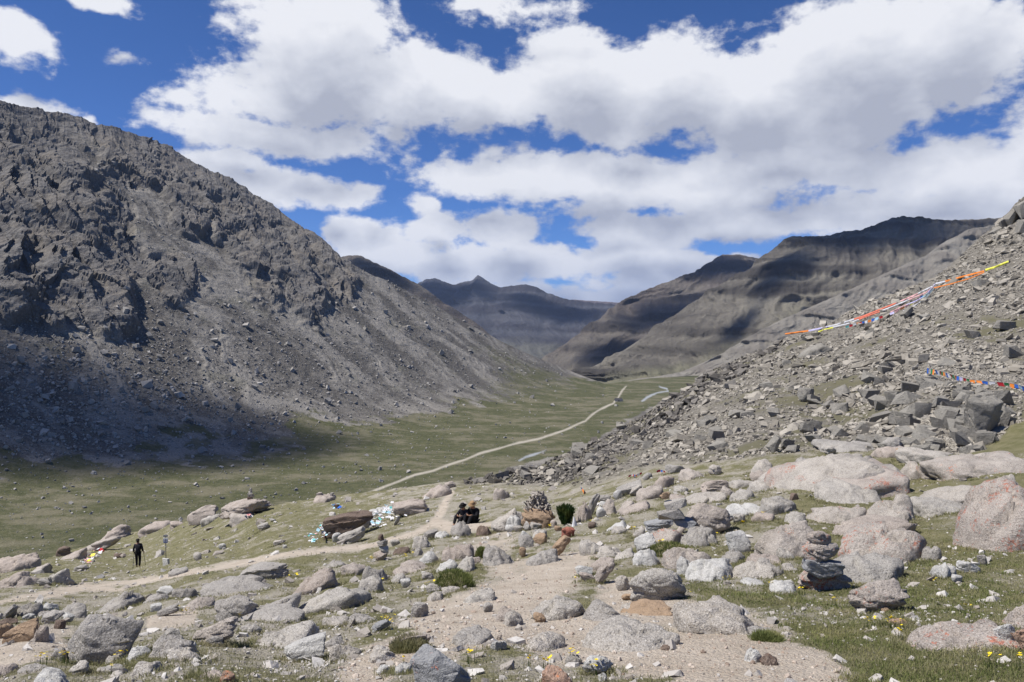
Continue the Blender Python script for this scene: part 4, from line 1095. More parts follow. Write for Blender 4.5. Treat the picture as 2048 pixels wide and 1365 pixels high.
# small stones of the meadow
u, v, P = near_pts(34000, 51, (-420, 950, 2560, 1420), lambda r, u, v, d, g, ta, P: (ta < .3) & (r.uniform(size=len(u)) < (.75-.35*g)*(1-.7*d)*np.clip(.6+1.6*fbm(P*.5, 2, seed=53), .05, 1)))
px = np.minimum(3.2*(1-np.random.default_rng(52).uniform(size=len(u)))**-.45, 22)*pl([(950,.7),(1100,.9),(1365,1.6)], v)
o = scatter('loose_stones', P, px/F*P[:, 1], SM_F, 55, 'x', 24, 2, (.3, .7), .38); tag(o, 'small pale stones strewn over the meadow', 'stones', kind='stuff')
# grit and pebbles on the bare path
u, v, P = near_pts(9000, 61, (600, 1090, 1720, 1368), lambda r, u, v, d, g, ta, P: (d > .3) & (r.uniform(size=len(u)) < .8))
px = np.minimum(1.7*(1-np.random.default_rng(62).uniform(size=len(u)))**-.40, 11)*pl([(1090,.7),(1365,1.25)], v)
o = scatter('pebbles', P, px/F*P[:, 1], scat_mat('pebble_stone', (.26, .19, .145), (.56, .49, .42), (.12, .09, .07), 6), 65, 'a', 12, 1, (.5, .9), .3); tag(o, 'small pebbles lying on the bare dirt path', 'pebbles', kind='stuff')
# boulders over the mountain side and the valley floor
nu = 90000; r_ = np.random.default_rng(71)
ii = r_.integers(0, Pf.shape[0]*Pf.shape[1], nu)
fu, fv = Uf.ravel()[ii], Vf.ravel()[ii]
ok = (fu > -60) & (fu < 1300) & (fv < 1160)
cr_, g_, s_, trl = crag.ravel()[ii], grassC.ravel()[ii], sC.ravel()[ii], trm.ravel()[ii]
lowl = np.exp(-(((fu-150)/420)**2+((fv-800)/150)**2))
dens = np.where(g_ > .5, .11, .30*np.clip(1.3-1.4*streak.ravel()[ii], .1, 1))*(1-.85*cr_)*np.clip(pl([(0,1),(800,1),(1150,.25),(1300,.1)], fu), 0, 1)+.30*lowl*(g_ < .6)
ok &= (r_.uniform(size=nu) < dens) & (trl < .2)
Pm_ = Pf.reshape(-1, 3)[ii][ok]+r_.normal(0, .5, (ok.sum(), 3))*np.array([1, 1, 0])
px = np.minimum(1.7*(1-r_.uniform(size=len(Pm_)))**-.38, 11)*(1+.7*lowl[ok])
o = scatter('mountain_boulders', Pm_, px/F*Pm_[:, 1], SM_M, 75, 'x', 14, 1, (.5, .95), .25); tag(o, 'small grey boulders scattered over the mountain side and valley floor', 'boulders', kind='stuff')
# ------------------------------------------------------------------ cairns
def empty(name, loc, label, cat, group=None, rz=0):
    o = bpy.data.objects.new(name, None); COL.objects.link(o); o.location = loc; o.rotation_euler = (0, 0, rz); o.empty_display_size = .2
    bpy.context.view_layer.update()
    return tag(o, label, cat, group)
def cairn(label, u, v, Y, stones):
    o = empty('cairn', P3(u, v, Y), label, 'cairn', 'stacked stone cairns')
    for s_, lb, dY in stones: rock(s_, lb, Y=Y+dY, name='stone', parent=o, rest=True, depth=None)
    return o
cairn('cairn of angular grey slabs on a red-lichened boulder, centre right', 1345, 1060, 14.15, [
 ('1325 996 1373 1023 px 14', None, .05), ('1315 1015 1369 1044 gx 10', None, 0), ('1343 1030 1390 1058 nx -12', None, .05), ('1323 984 1336 998 ta', None, .12)])
cairn('cairn of four balanced rocks with red lichen at right', 1642, 1182, 8.35, [
 ('1592 1140 1698 1190 lr', 'red-flecked base rock sunk in the grass', .1), ('1603 1114 1683 1158 na -6', 'blue grey wedge rock', 0), ('1598 1082 1679 1124 lR', 'rounded red-flecked rock', 0), ('1612 1060 1664 1088 mR', 'small flat top rock', 0)])
yc_ = float(nearY(762, 1126))+.15
cairn('small cairn with a dark top stone beside the footpath', 762, 1126, yc_, [
 ('755 1068 768 1083 ba', None, 0), ('753 1080 776 1094 ga', None, 0), ('757 1090 778 1106 wa', None, .02), ('746 1102 777 1122 ka', None, 0), ('738 1116 796 1134 gr', None, .15)])
yc_ = float(nearY(488, 1040))+1.2
cairn('little cairn standing on the long rim boulder', 501, 1000, yc_, [
 ('498 976 504 984 gx', None, 0), ('496 983 506 989 gx', None, 0), ('494 987 507 993 px', None, 0), ('495 991 509 997 gx', None, 0), ('494 994 509 1002 bx', None, 0)])
yc_ = float(nearY(648, 1004))+.4
cairn('tiny cairn of reddish stones on the low rim rock', 640, 1000, yc_, [
 ('633 985 645 993 kx', None, 0), ('631 991 647 999 bx', None, 0), ('660 986 668 996 gx', None, 0)])
yc_ = float(nearY(536, 1056))+.3
cairn('toppled heap of grey stones on the meadow slope', 526, 1056, yc_, [
 ('514 1050 526 1059 gx', None, 0), ('522 1046 536 1056 px', None, .1), ('530 1052 540 1060 gx', None, 0), ('518 1055 532 1063 kx', None, -.1)])

# ------------------------------------------------------------------ people
def skin_mesh(verts, edges, radii, sub=2):
    me = bpy.data.meshes.new('tmp'); me.from_pydata([tuple(v) for v in verts], edges, []); me.update()
    o = bpy.data.objects.new('tmp', me); COL.objects.link(o)
    o.modifiers.new('s', 'SKIN')
    for i, r in enumerate(radii):
        rr = r if hasattr(r, '__len__') else (r, r)
        me.skin_vertices[0].data[i].radius = rr
    me.skin_vertices[0].data[0].use_root = True
    m = o.modifiers.new('u', 'SUBSURF'); m.levels = sub; m.render_levels = sub
    dg = bpy.context.evaluated_depsgraph_get(); dg.update()
    out = bpy.data.meshes.new_from_object(o.evaluated_get(dg))
    bpy.data.objects.remove(o); bpy.data.meshes.remove(me)
    for p in out.polygons: p.use_smooth = True
    return out
SKINM = plain('weathered_skin', (.30, .17, .11), .6)
BLACK = plain('black_cloth', (.012, .012, .014), .9); DARKJ = plain('dark_jacket_cloth', (.016, .016, .022), .85)
HATB = plain('black_felt', (.014, .013, .013), .9); HATT = plain('tan_felt', (.30, .20, .11), .9); SHOE = plain('pale_shoe', (.32, .30, .28), .7); SHOEB = plain('dark_shoe', (.03, .027, .025), .7)
HAIR = plain('black_hair', (.012, .01, .01), .6)
class Fig:
    def __init__(s): s.v, s.e, s.r = [], [], []
    def add(s, p, r, par=None):
        s.v.append(Vector(p)); s.r.append(r); i = len(s.v)-1
        if par is not None: s.e.append((par, i))
        return i
def hand(f, wrist, wp, d, side, rad=.0085):
    """palm and five bent fingers growing from the wrist along d"""
    d = Vector(d).normalized(); s = Vector(side).normalized(); n = d.cross(s)
    palm = f.add(Vector(wp)+d*.055, (.034, .018), wrist)
    for k, (off, ln) in enumerate(((-.03, .06), (-.01, .075), (.012, .07), (.032, .055))):
        a = f.add(Vector(wp)+d*.095+s*off, rad, palm); b_ = f.add(Vector(wp)+d*(.095+ln*.55)+s*off+n*.018, rad*.9, a)
        f.add(Vector(wp)+d*(.095+ln*.75)+s*off+n*.045, rad*.8, b_)
    t = f.add(Vector(wp)+d*.045-s*.045+n*.01, rad*1.15, palm); f.add(Vector(wp)+d*.085-s*.055+n*.035, rad, t)
def person(pose, loc, heading, label, hat_mat, jacket_mat, shoe_mat, scale=1.):
    J = {k: Vector(v) for k, v in pose.items()}
    root = empty('person', loc, label, 'person', None, heading)
    root.scale = (scale,)*3
    f = Fig()
    hip = f.add(J['hip'], (.15, .11)); sp_ = f.add(J['spine'], (.14, .10), hip); ch = f.add(J['chest'], (.165, .105), sp_)
    nk = f.add(J['neck'], .055, ch); fw = J['face']; hd = f.add(J['head'], (.078, .09), nk); f.add(J['head']+(J['head']-J['neck']).normalized()*.10, (.062, .075), hd)
    f.add(J['head']+fw*.105+Vector((0, 0, -.012)), .013, hd)             # nose
    f.add(J['head']+fw*.07+Vector((0, 0, -.075)), .03, hd)               # chin
    sd_ = fw.cross(Vector((0, 0, 1)))
    for s in (-1, 1): f.add(J['head']+sd_*s*.088, .016, hd)              # ears
    for s, k in ((-1, 'L'), (1, 'R')):
        sh = f.add(J['sh'+k], .06, ch); el = f.add(J['el'+k], .045, sh); wr = f.add(J['wr'+k], .03, el)
        hand(f, wr, J['wr'+k], J['hd'+k], Vector((s*-.2, .3, .9)) if 'stand' in pose else Vector((s, .2, .2)))
        th = f.add(J['hip']+Vector((s*.09, 0, -.03)), .095, hip); kn = f.add(J['kn'+k], .062, th); an = f.add(J['an'+k], .042, kn)
        f.add(J['to'+k], .032, an)
    body = link('body', skin_mesh(f.v, f.e, f.r), root); body.data.materials.clear(); body.data.materials.append(SKINM)
    g = Fig(); hip = g.add(J['hip']+Vector((0, 0, -.06 if 'stand' in pose else 0)), (.215, .165)); sp_ = g.add(J['spine'], (.21, .16), hip); ch = g.add(J['chest'], (.225, .16), sp_); g.add(J['neck'].lerp(J['chest'], .3), .085, ch)
    for k in 'LR':
        sh = g.add(J['sh'+k], .082, ch); el = g.add(J['el'+k], .068, sh); g.add(J['wr'+k].lerp(J['el'+k], .08), .05, el)
    jk = link('jacket', skin_mesh(g.v, g.e, g.r), root); jk.data.materials.clear(); jk.data.materials.append(jacket_mat)
    g = Fig(); hip = g.add(J['hip']+Vector((0, 0, .02)), (.165, .13))
    for s, k in ((-1, 'L'), (1, 'R')):
        th = g.add(J['hip']+Vector((s*.09, 0, -.04)), .108, hip); kn = g.add(J['kn'+k], .08, th); g.add(J['an'+k].lerp(J['kn'+k], .06), .062, kn)
    tr = link('trousers', skin_mesh(g.v, g.e, g.r), root); tr.data.materials.clear(); tr.data.materials.append(BLACK)
    for k in 'LR':
        g = Fig(); a = g.add(J['an'+k]+Vector((0, 0, -.02)), .052); g.add(J['to'+k], .042, a)
        s_ = link('shoe', skin_mesh(g.v, g.e, g.r), root); s_.data.materials.clear(); s_.data.materials.append(shoe_mat)
    # hat: brim and crown turned on the head's axis
    up = (J['head']-J['neck']).normalized(); prof = [(.0, .20), (.06, .198), (.085, .185), (.095, .12), (.10, .085), (.155, .078), (.158, .07), (.105, .062), (.09, .0)] 
    pr = [(.092, .055), (.165, .050), (.168, .058), (.10, .068), (.096, .12), (.085, .155), (.05, .168), (.0, .165)]
    V, Fs = [], []
    nseg = 20
    for (rr, hh) in pr:
        for q in range(nseg):
            a = q/nseg*2*math.pi; V.append((rr*math.cos(a), rr*1.1*math.sin(a), hh+.008*math.cos(2*a)*(rr > .15)))
    for i in range(len(pr)-1):
        for q in range(nseg): Fs.append((i*nseg+q, i*nseg+(q+1) % nseg, (i+1)*nseg+(q+1) % nseg, (i+1)*nseg+q))
    me = bpy.data.meshes.new('hat'); me.from_pydata(V, [], Fs); me.update(); me.materials.append(hat_mat)
    for p in me.polygons: p.use_smooth = True
    h = link('hat', me, root, J['head']-up*.01); h.rotation_euler = up.to_track_quat('Z', 'Y').to_euler()
    d, fc = ico(3); c = d*np.array([.088, .098, .10])+np.array(J['head']+up*.03-fw*.018); 
    c = c[:]; keep = (d@np.array(fw)) < .35
    fk = keep[fc].all(1); link('hair', mesh_from('hair', c, fc[fk], [HAIR]), root)
    for s in (-1, 1):
        e, fe = ico(2); link('eye', mesh_from('eye', e*.011+np.array(J['head']+fw*.083+sd_*s*.033+Vector((0, 0, .02))), fe, [HAIR]), root)
    return root
STAND = dict(stand=(0,0,0), hip=(0,0,.93), spine=(.01,.0,1.13), chest=(.0,.03,1.33), neck=(-.02,.07,1.48), head=(-.03,.10,1.60), face=(-.25,.95,-.1),
 shL=(-.18,.03,1.40), elL=(-.245,-.03,1.14), wrL=(-.26,.11,.94), hdL=(0,.5,-.5), shR=(.18,.03,1.40), elR=(.25,-.03,1.14), wrR=(.27,.10,.94), hdR=(.1,.5,-.5),
 knL=(-.09,.05,.50), anL=(-.07,.0,.09), toL=(-.08,.15,.045), knR=(.11,.0,.50), anR=(.10,-.10,.09), toR=(.12,.05,.045))
SIT = dict(hip=(0,0,.13), spine=(0,-.01,.33), chest=(0,.06,.52), neck=(0,.11,.66), head=(0,.15,.77), face=(0,.97,-.2),
 shL=(-.18,.08,.58), elL=(-.25,.27,.37), wrL=(-.12,.44,.44), hdL=(.8,.5,-.1), shR=(.18,.08,.58), elR=(.25,.27,.37), wrR=(.12,.42,.46), hdR=(-.8,.5,-.1),
 knL=(-.13,.46,.42), anL=(-.11,.74,.09), toL=(-.12,.88,.06), knR=(.13,.46,.45), anR=(.10,.68,.09), toR=(.11,.83,.06))
Yw = float(nearY(277, 1136)); pw = ground_at(276, 1136); pw[2] = float(ground_z(pw[0], pw[1]))
hgt = 57/F*Yw
person(STAND, pw, R(14), 'person seen from behind in black hat, dark jacket and trousers, walking with two poles', HATB, DARKJ, SHOEB, hgt/1.76)
METAL = plain('pole_metal', (.10, .10, .11), .4); GRIP = plain('pole_grip', (.02, .02, .02), .8)
def tube(name, pts, rad, mat, parent=None, nseg=8):
    pts = [Vector(p) for p in pts]; V, Fs = [], []
    for i, p in enumerate(pts):
        d = (pts[min(i+1, len(pts)-1)]-pts[max(i-1, 0)]).normalized(); q = d.to_track_quat('Z', 'Y'); r = rad[i] if hasattr(rad, '__len__') else rad
        for k in range(nseg): V.append(p+q@Vector((r*math.cos(k*6.2832/nseg), r*math.sin(k*6.2832/nseg), 0)))
    for i in range(len(pts)-1):
        for k in range(nseg): Fs.append((i*nseg+k, i*nseg+(k+1) % nseg, (i+1)*nseg+(k+1) % nseg, (i+1)*nseg+k))
    Fs.append(tuple(range(nseg-1, -1, -1))); Fs.append(tuple((len(pts)-1)*nseg+k for k in range(nseg)))
    me = bpy.data.meshes.new(name); me.from_pydata(V, [], Fs); me.update(); me.materials.append(mat)
    for p in me.polygons: p.use_smooth = True
    return link(name, me, parent)
bpy.context.view_layer.update()
for s, k, lb, tipx in ((-1, 'L', 'left trekking pole of the walker, held upright', -.34), (1, 'R', 'right trekking pole of the walker, slanting outward', .44)):
    c_, s_ = math.cos(R(14)), math.sin(R(14)); q = Vector(STAND['wr'+k])+Vector(STAND['hd'+k]).normalized()*.08; q = q*(hgt/1.76)
    top = Vector((pw[0]+c_*q.x-s_*q.y, pw[1]+s_*q.x+c_*q.y, pw[2]+q.z))
    tp = Vector((pw[0]+tipx, pw[1]+.05, 0)); tp.z = float(ground_z(tp.x, tp.y))
    o = empty('trekking_pole', tp, lb, 'trekking pole', 'trekking poles of the walker')
    d = top-tp; tube('shaft', [Vector((0, 0, 0)), d*.9], [.011, .014], METAL, o); tube('grip', [d*.9, d*1.08], [.02, .018], GRIP, o); tube('basket', [d*.06, d*.075], [.035, .03], GRIP, o)
for (uu, vv, lb, hm, hd_, sc_) in ((926, 1044, 'left of two seated people, dark clothes and black hat, knees drawn up', HATB, 148, .90), (945, 1041, 'right of two seated people, dark clothes and tan hat, legs stretched out', HATT, 152, .97)):
    Yp = 28.6; q = P3(uu+4, vv-3, Yp); q[2] = float(ground_z(q[0], q[1]))
    person(SIT, q, R(hd_), lb, hm, DARKJ if hm is HATB else BLACK, SHOE, sc_)
# ------------------------------------------------------------------ sign on its post
ys = float(nearY(331, 1121)); b0 = ground_at(332, 1121); b0[2] = float(ground_z(b0[0], b0[1])); k_ = ys/F
o = empty('sign_post', b0, 'thin sign post with a small white and blue panel, right of the walker', 'sign')
tube('pole', [(0, 0, -.05), (-.02, 0, 50*k_)], .022, METAL, o)
def box(name, sx, sy, sz, loc, mat, parent, bev=.0):
    bm = bmesh.new(); bmesh.ops.create_cube(bm, size=1)
    for v in bm.verts: v.co = Vector((v.co.x*sx, v.co.y*sy, v.co.z*sz))
    if bev: bmesh.ops.bevel(bm, geom=bm.edges[:], offset=bev, segments=2, affect='EDGES')
    me = bpy.data.meshes.new(name); bm.to_mesh(me); bm.free(); me.materials.append(mat); return link(name, me, parent, loc)
WHITE = plain('white_paint', (.75, .77, .80), .5, .05); BLUE = plain('blue_paint', (.05, .07, .22), .5); GREYP = plain('grey_cap', (.22, .23, .26), .5)
pn_ = box('panel', 9.5*k_, .03, 10.5*k_, (-.01, -.04, 42*k_), WHITE, o, .008)
for dx in (-3, 0, 3): box('mark', 1.3*k_, .006, (6.5 if dx else 8)*k_, (dx*k_, -.019, -.5*k_), BLUE, pn_)
box('mark', 7.3*k_, .006, 1.2*k_, (0, -.0205, -4.2*k_), BLUE, pn_)
hd_ = box('cap', 9*k_, .05, 4.*k_, (-.02, -.03, 51*k_), GREYP, o, .02)
rock('322 1118 340 1129 wx', 'white stone holding the foot of the sign post', 'single stones of the stony meadow')

# ------------------------------------------------------------------ prayer flags
def cloth_mat(nm, c): return plain(nm, c, .9, .12, 8)
CM = {'B': cloth_mat('blue_cloth', (.035, .13, .50)), 'W': cloth_mat('white_cloth', (.66, .66, .68)), 'R': cloth_mat('red_cloth', (.50, .03, .04)), 'G': cloth_mat('green_cloth', (.04, .22, .08)), 'O': cloth_mat('orange_cloth', (.85, .26, .05)),
      'Y': cloth_mat('yellow_cloth', (.80, .78, .12)), 'L': cloth_mat('pale_blue_cloth', (.42, .66, .78)), 'V': cloth_mat('lavender_cloth', (.58, .55, .80)), 'P': cloth_mat('pink_cloth', (.75, .42, .42)), 'S': cloth_mat('salmon_cloth', (.80, .22, .14)), 'T': cloth_mat('teal_cloth', (.16, .48, .46))}
cord_m = plain('cord', (.35, .33, .30), .9)
def cloth_patch(P0, ux, uz, w, h, seed, n=5, amp=.12, nrm=Vector((0, -1, 0))):
    g = np.linspace(0, 1, n); a, b = np.meshgrid(g, g, indexing='ij')
    P0 = np.array(P0); V = P0+np.array(ux)[None, None]*(a*w)[..., None]+np.array(uz)[None, None]*(b*h)[..., None]
    s = fbm(np.stack([a*2.1, b*2.1, a*0+seed*3.3], -1), 2, seed=seed)*amp*2*np.sqrt(w*h)*b**.7
    V = V+s[..., None]*np.array(nrm); return V.reshape(-1, 3), grid_faces(n, n)
def path3(pts, n, lift, toward=.995):
    p = np.array(pts, float); s = np.r_[0, np.cumsum(np.hypot(np.diff(p[:, 0]), np.diff(p[:, 1])))]; t = np.linspace(0, s[-1], n)
    u = np.interp(t, s, p[:, 0]); v = np.interp(t, s, p[:, 1])
    Y = nearY(u, np.maximum(v+5, edge_v(u)+4))*toward; Q = P3(u, v, Y)
    return Q
def flag_string(label, pts, colors, wpx, hpx, lift=0, group='prayer flag strings on the slope', toward=.985):
    Q = path3(pts, 80, lift, toward); L = np.r_[0, np.cumsum(np.linalg.norm(np.diff(Q, axis=0), axis=1))]
    base = Q[0]; o = empty('prayer_flag_string', base, label, 'prayer flags', group)
    tube('cord', [q-base for q in Q[::2]], .012, cord_m, o, 5)
    n = len(colors)
    for k, c in enumerate(colors):
        s0 = L[-1]*(k+.12)/n; w = L[-1]/n*.82
        p0 = np.array([np.interp(s0, L, Q[:, i]) for i in range(3)]); p1 = np.array([np.interp(s0+w, L, Q[:, i]) for i in range(3)])
        ux = (p1-p0)/max(1e-6, np.linalg.norm(p1-p0)); h = hpx/F*p0[1]*random.uniform(.8, 1.2)
        dn = np.array([random.gauss(.12, .15), random.gauss(0, .2), -1]); dn /= np.linalg.norm(dn)
        V, fc = cloth_patch(p0-base, ux, dn, np.linalg.norm(p1-p0), h, k+len(label), 5, .10)
        link('flag', mesh_from('flag', V, fc, [CM[c]]), o)
    return o
def cloth_band(label, pts, segs, hpx, group='long cloth bands strung over the talus'):
    Q = path3(pts, 160, 0, .985); L = np.r_[0, np.cumsum(np.linalg.norm(np.diff(Q, axis=0), axis=1))]; L /= L[-1]
    base = Q[0]; o = empty('cloth_band', base, label, 'cloth band', group)
    t = 0
    for k, (f1, c) in enumerate(segs):
        tt = np.linspace(t, f1, 24); t = f1
        P = np.stack([np.interp(tt, L, Q[:, i]) for i in range(3)], -1)-base
        h = .8*hpx/F*(P[:, 1]+base[1]); nz = fbm(np.stack([tt*60, tt*0, tt*0+k+len(label)], -1), 3, seed=len(label))
        rows = []
        for b in np.linspace(0, 1, 5):
            q = P.copy(); q[:, 2] -= h*(b-.3)*(1+.5*nz); q[:, 1] -= np.sin(b*3+nz*4)*h*.35; rows.append(q)
        V = np.array(rows).reshape(-1, 3); link('cloth', mesh_from('cloth', V, grid_faces(5, 24), [CM[c]]), o)
    return o
flag_string('string of small coloured flags sagging over the block pile at right', [(1854,736),(1880,742),(1910,751),(1940,759),(1975,763),(2010,765),(2035,769),(2060,777)], 'BWGOBWRGOBWRGOBVRGOOBWRGOBLBRR', 7, 10, 0, toward=.95)
cloth_band('upper long cloth band from orange through lavender, white and red, on the talus crest', [(1570,668),(1620,661),(1670,650),(1725,633),(1795,605),(1830,590),(1864,573)], [(.17,'O'),(.34,'V'),(.54,'W'),(.80,'S'),(.92,'P'),(1,'W')], 4)
cloth_band('second long cloth band, white and salmon, just below the upper band', [(1664,655),(1700,646),(1730,634),(1765,621),(1800,607),(1850,586),(1868,574)], [(.30,'W'),(.5,'S'),(.75,'W'),(1,'P')], 3.4)
cloth_band('pale blue and pink cloth bands sagging below the cloth knot', [(1780,625),(1805,613),(1830,603),(1850,592),(1866,575)], [(.25,'P'),(.5,'V'),(1,'L')], 3.2)
cloth_band('lowest pale blue cloth strand below the cloth knot', [(1806,622),(1830,611),(1850,598),(1868,577)], [(.3,'W'),(.65,'L'),(1,'L')], 3)
cloth_band('white then orange cloth band rising from the knot to the upper right', [(1864,574),(1872,567),(1900,560),(1925,553),(1968,542)], [(.12,'V'),(.34,'W'),(1,'O')], 4.2)
cloth_band('thin orange cloth band under the white and orange one', [(1868,576),(1905,567),(1940,557),(1968,545)], [(1,'O')], 2.8)
cloth_band('bright yellow cloth at the top right end of the bands', [(1970,540),(1990,534),(2016,523)], [(1,'Y')], 6)
cloth_band('short yellow green cloth lying below the lavender band', [(1636,664),(1650,659),(1666,655)], [(1,'Y')], 3.6)
cloth_band('lavender and white strand tied at the cloth knot', [(1856,586),(1862,578),(1868,570)], [(.5,'V'),(1,'W')], 7)
flag_string('row of tiny coloured flags under the white and salmon band', [(1690,653),(1712,646),(1735,641),(1765,631)], 'TRWORBWOBLR', 4.5, 5)
flag_string('short row of tiny pink and orange flags below the pale bands', [(1778,627),(1795,620),(1815,610),(1845,590)], 'VPOPYWPB', 4, 4)
flag_string('short string of red and blue flags on the crest behind the ridge', [(1256,952),(1264,948),(1272,950),(1284,944)], 'RWRBRWR', 4, 4.5)
flag_string('tiny red and blue flags at the foot of the talus, centre right', [(1312,942),(1320,939),(1330,942)], 'RBR', 3, 4)
flag_string('pair of blue and orange flags standing in the grass left of the rock ridge', [(1160,972),(1164,976),(1168,980)], 'BO', 7, 7)
def heap(name, label, cat, specs, colors, n, seed, hgt_=.0):
    """cloth pieces lying where they fell; specs are ellipses on the ground (column, row, half width, half height)"""
    r = np.random.default_rng(seed); u0, v0 = specs[0][0], specs[0][1]; base = ground_at(u0, v0); base[2] = float(ground_z(base[0], base[1]))
    o = empty(name, base, label, cat, 'cloth and flags heaped on the ground')
    for k in range(n):
        s = specs[k % len(specs)]; a = r.uniform(0, 6.28); q = math.sqrt(r.uniform()); u = s[0]+s[2]*q*math.cos(a); v = s[1]+s[3]*q*math.sin(a)
        P = ground_at(u, v); P[2] = float(ground_z(P[0], P[1]))+.05+(s[4] if len(s) > 4 else hgt_)*r.uniform(.6, 1)
        w = r.uniform(4.5, 8.5)/F*P[1]; th = r.uniform(0, 6.28); ux = np.array([math.cos(th), math.sin(th), r.normal(0, .25)]); uz = np.array([-math.sin(th), math.cos(th), r.normal(0, .35)])
        V, fc = cloth_patch(P-base, ux, uz, w, w*r.uniform(.6, 1), seed+k, 6, .28, Vector((0, 0, 1)))
        link('cloth', mesh_from('cloth', V, fc, [CM[colors[int(r.integers(0, len(colors)))]]]), o)
    return o
heap('prayer_flag_heap', 'heap of white and pale blue prayer flags right of the draped brown boulder', 'prayer flags', [(765,1042,26,10,.25),(745,1046,14,9,.2),(782,1035,22,8,.2),(778,1028,8,9,.4),(795,1034,14,4,.1),(755,1052,14,6,.1)], 'WWWWWWLLWT', 98, 301)
heap('prayer_flag_heap', 'pale blue, teal and pink prayer flags at the left foot of the draped boulder', 'prayer flags', [(636,1078,18,8,.15),(650,1072,14,10,.25),(628,1084,12,6,.1),(646,1066,8,8,.35)], 'LLTWPTLBW', 44, 302)
heap('prayer_flag_heap', 'small lavender and white cloth bundle tucked under the draped boulder', 'prayer flags', [(690,1069,9,8,.25)], 'VWWV', 12, 303)
heap('prayer_flag_heap', 'yellow, red and white flag scraps on the pale slab near the left rim', 'prayer flags', [(182,1116,18,6,.1),(172,1126,8,5,.1),(195,1106,10,4,.1)], 'YWRWPY', 26, 304)
heap('cloth_scrap', 'blue cloth tied round a dark stone on the upper meadow', 'cloth', [(672,1017,9,3,.15)], 'LBL', 9, 305)
heap('cloth_scrap', 'red and blue cloth scraps on the low rock below the rim boulder', 'cloth', [(490,1036,14,5,.25)], 'RBPW', 8, 306)
cloth_band('green and red flags draped over the left end of the brown boulder', [(648,1078),(652,1062),(662,1046),(676,1036),(690,1029)], [(.25,'P'),(.5,'R'),(.72,'T'),(.86,'L'),(1,'B')], 9, 'cloth and flags heaped on the ground')
# white cloth hung over a stone by the bush
b0 = ground_at(1148, 1060); n_ = 9; V = []
hh = 26/F*b0[1]; ww = 15/F*b0[1]
for i in range(n_):
    t = i/(n_-1)
    for j in range(12):
        a = j/12*6.2832; rr = ww*.5*(.12+.88*t)*(1+.18*math.sin(3*a+1)*t); V.append((rr*math.cos(a)+.05*hh*t, rr*math.sin(a)*.7, hh*(1-t)))
Fs = [(i*12+j, i*12+(j+1) % 12, (i+1)*12+(j+1) % 12, (i+1)*12+j) for i in range(n_-1) for j in range(12)]
me = bpy.data.meshes.new('white_cloth'); me.from_pydata(V, [], Fs); me.update(); me.materials.append(CM['W'])
tag(link('white_cloth', me, None, b0), 'white cloth hanging in a narrow cone right of the dark green bush', 'cloth')

# ------------------------------------------------------------------ stick pile, bush, mounds, grass, flowers
r_ = np.random.default_rng(401); bY = float(nearY(1076, 1058))+.45
V, Fs = [], []; off = 0; shp, fs1 = rock_shape(77, 'a', 1)
for k in range(330):
    a = r_.uniform(0, 6.28); q = r_.uniform()**.6; hh = r_.uniform(); u = 1076+32*q*(1-hh*.75)*math.cos(a); v = 1020-33*hh; P = P3(u, v, bY+.32*q*(1-hh*.7)*math.sin(a))
    ln = r_.uniform(.05, .17); d = r_.normal(size=3)*np.array([1, 1, .9]); d /= np.linalg.norm(d); s2 = np.cross(d, [.3, .2, 1]); s2 /= np.linalg.norm(s2); s3 = np.cross(d, s2)
    V.append(P+shp[:, :1]*d*ln+shp[:, 1:2]*s2*r_.uniform(.014, .034)+shp[:, 2:]*s3*r_.uniform(.014, .03)); Fs.append(fs1+off); off += len(shp)
base = P3(1076, 1022, bY); tag(link('stick_pile', mesh_from('stick_pile', np.concatenate(V)-base, np.concatenate(Fs), [scat_mat('bleached_sticks', (.24, .21, .18), (.46, .42, .37), (.12, .10, .085), 3)], False), None, base), 'mound of bleached sticks and small stones on the tan boulder', 'stick pile')
def leaf_mat(nm, c0, c1, c2):
    m, t, b = material(nm, .8); g = t.new('ShaderNodeNewGeometry'); po = g.outputs['Position']
    c = t.mix(g.outputs['Random Per Island'], c0, c1); c = t.mix(t.m('MULTIPLY', t.mr(t.noise(po, 2.5, 4), .45, .65), .8), c, c2)
    t.put(b.inputs['Base Color'], c)
    tl = t.new('ShaderNodeBsdfTranslucent'); t.put(tl.inputs[0], c); ms = t.new('ShaderNodeMixShader'); ms.inputs[0].default_value = .4
    t.l.new(b.outputs[0], ms.inputs[1]); t.l.new(tl.outputs[0], ms.inputs[2]); t.l.new(ms.outputs[0], t.n['Material Output'].inputs['Surface']); return m
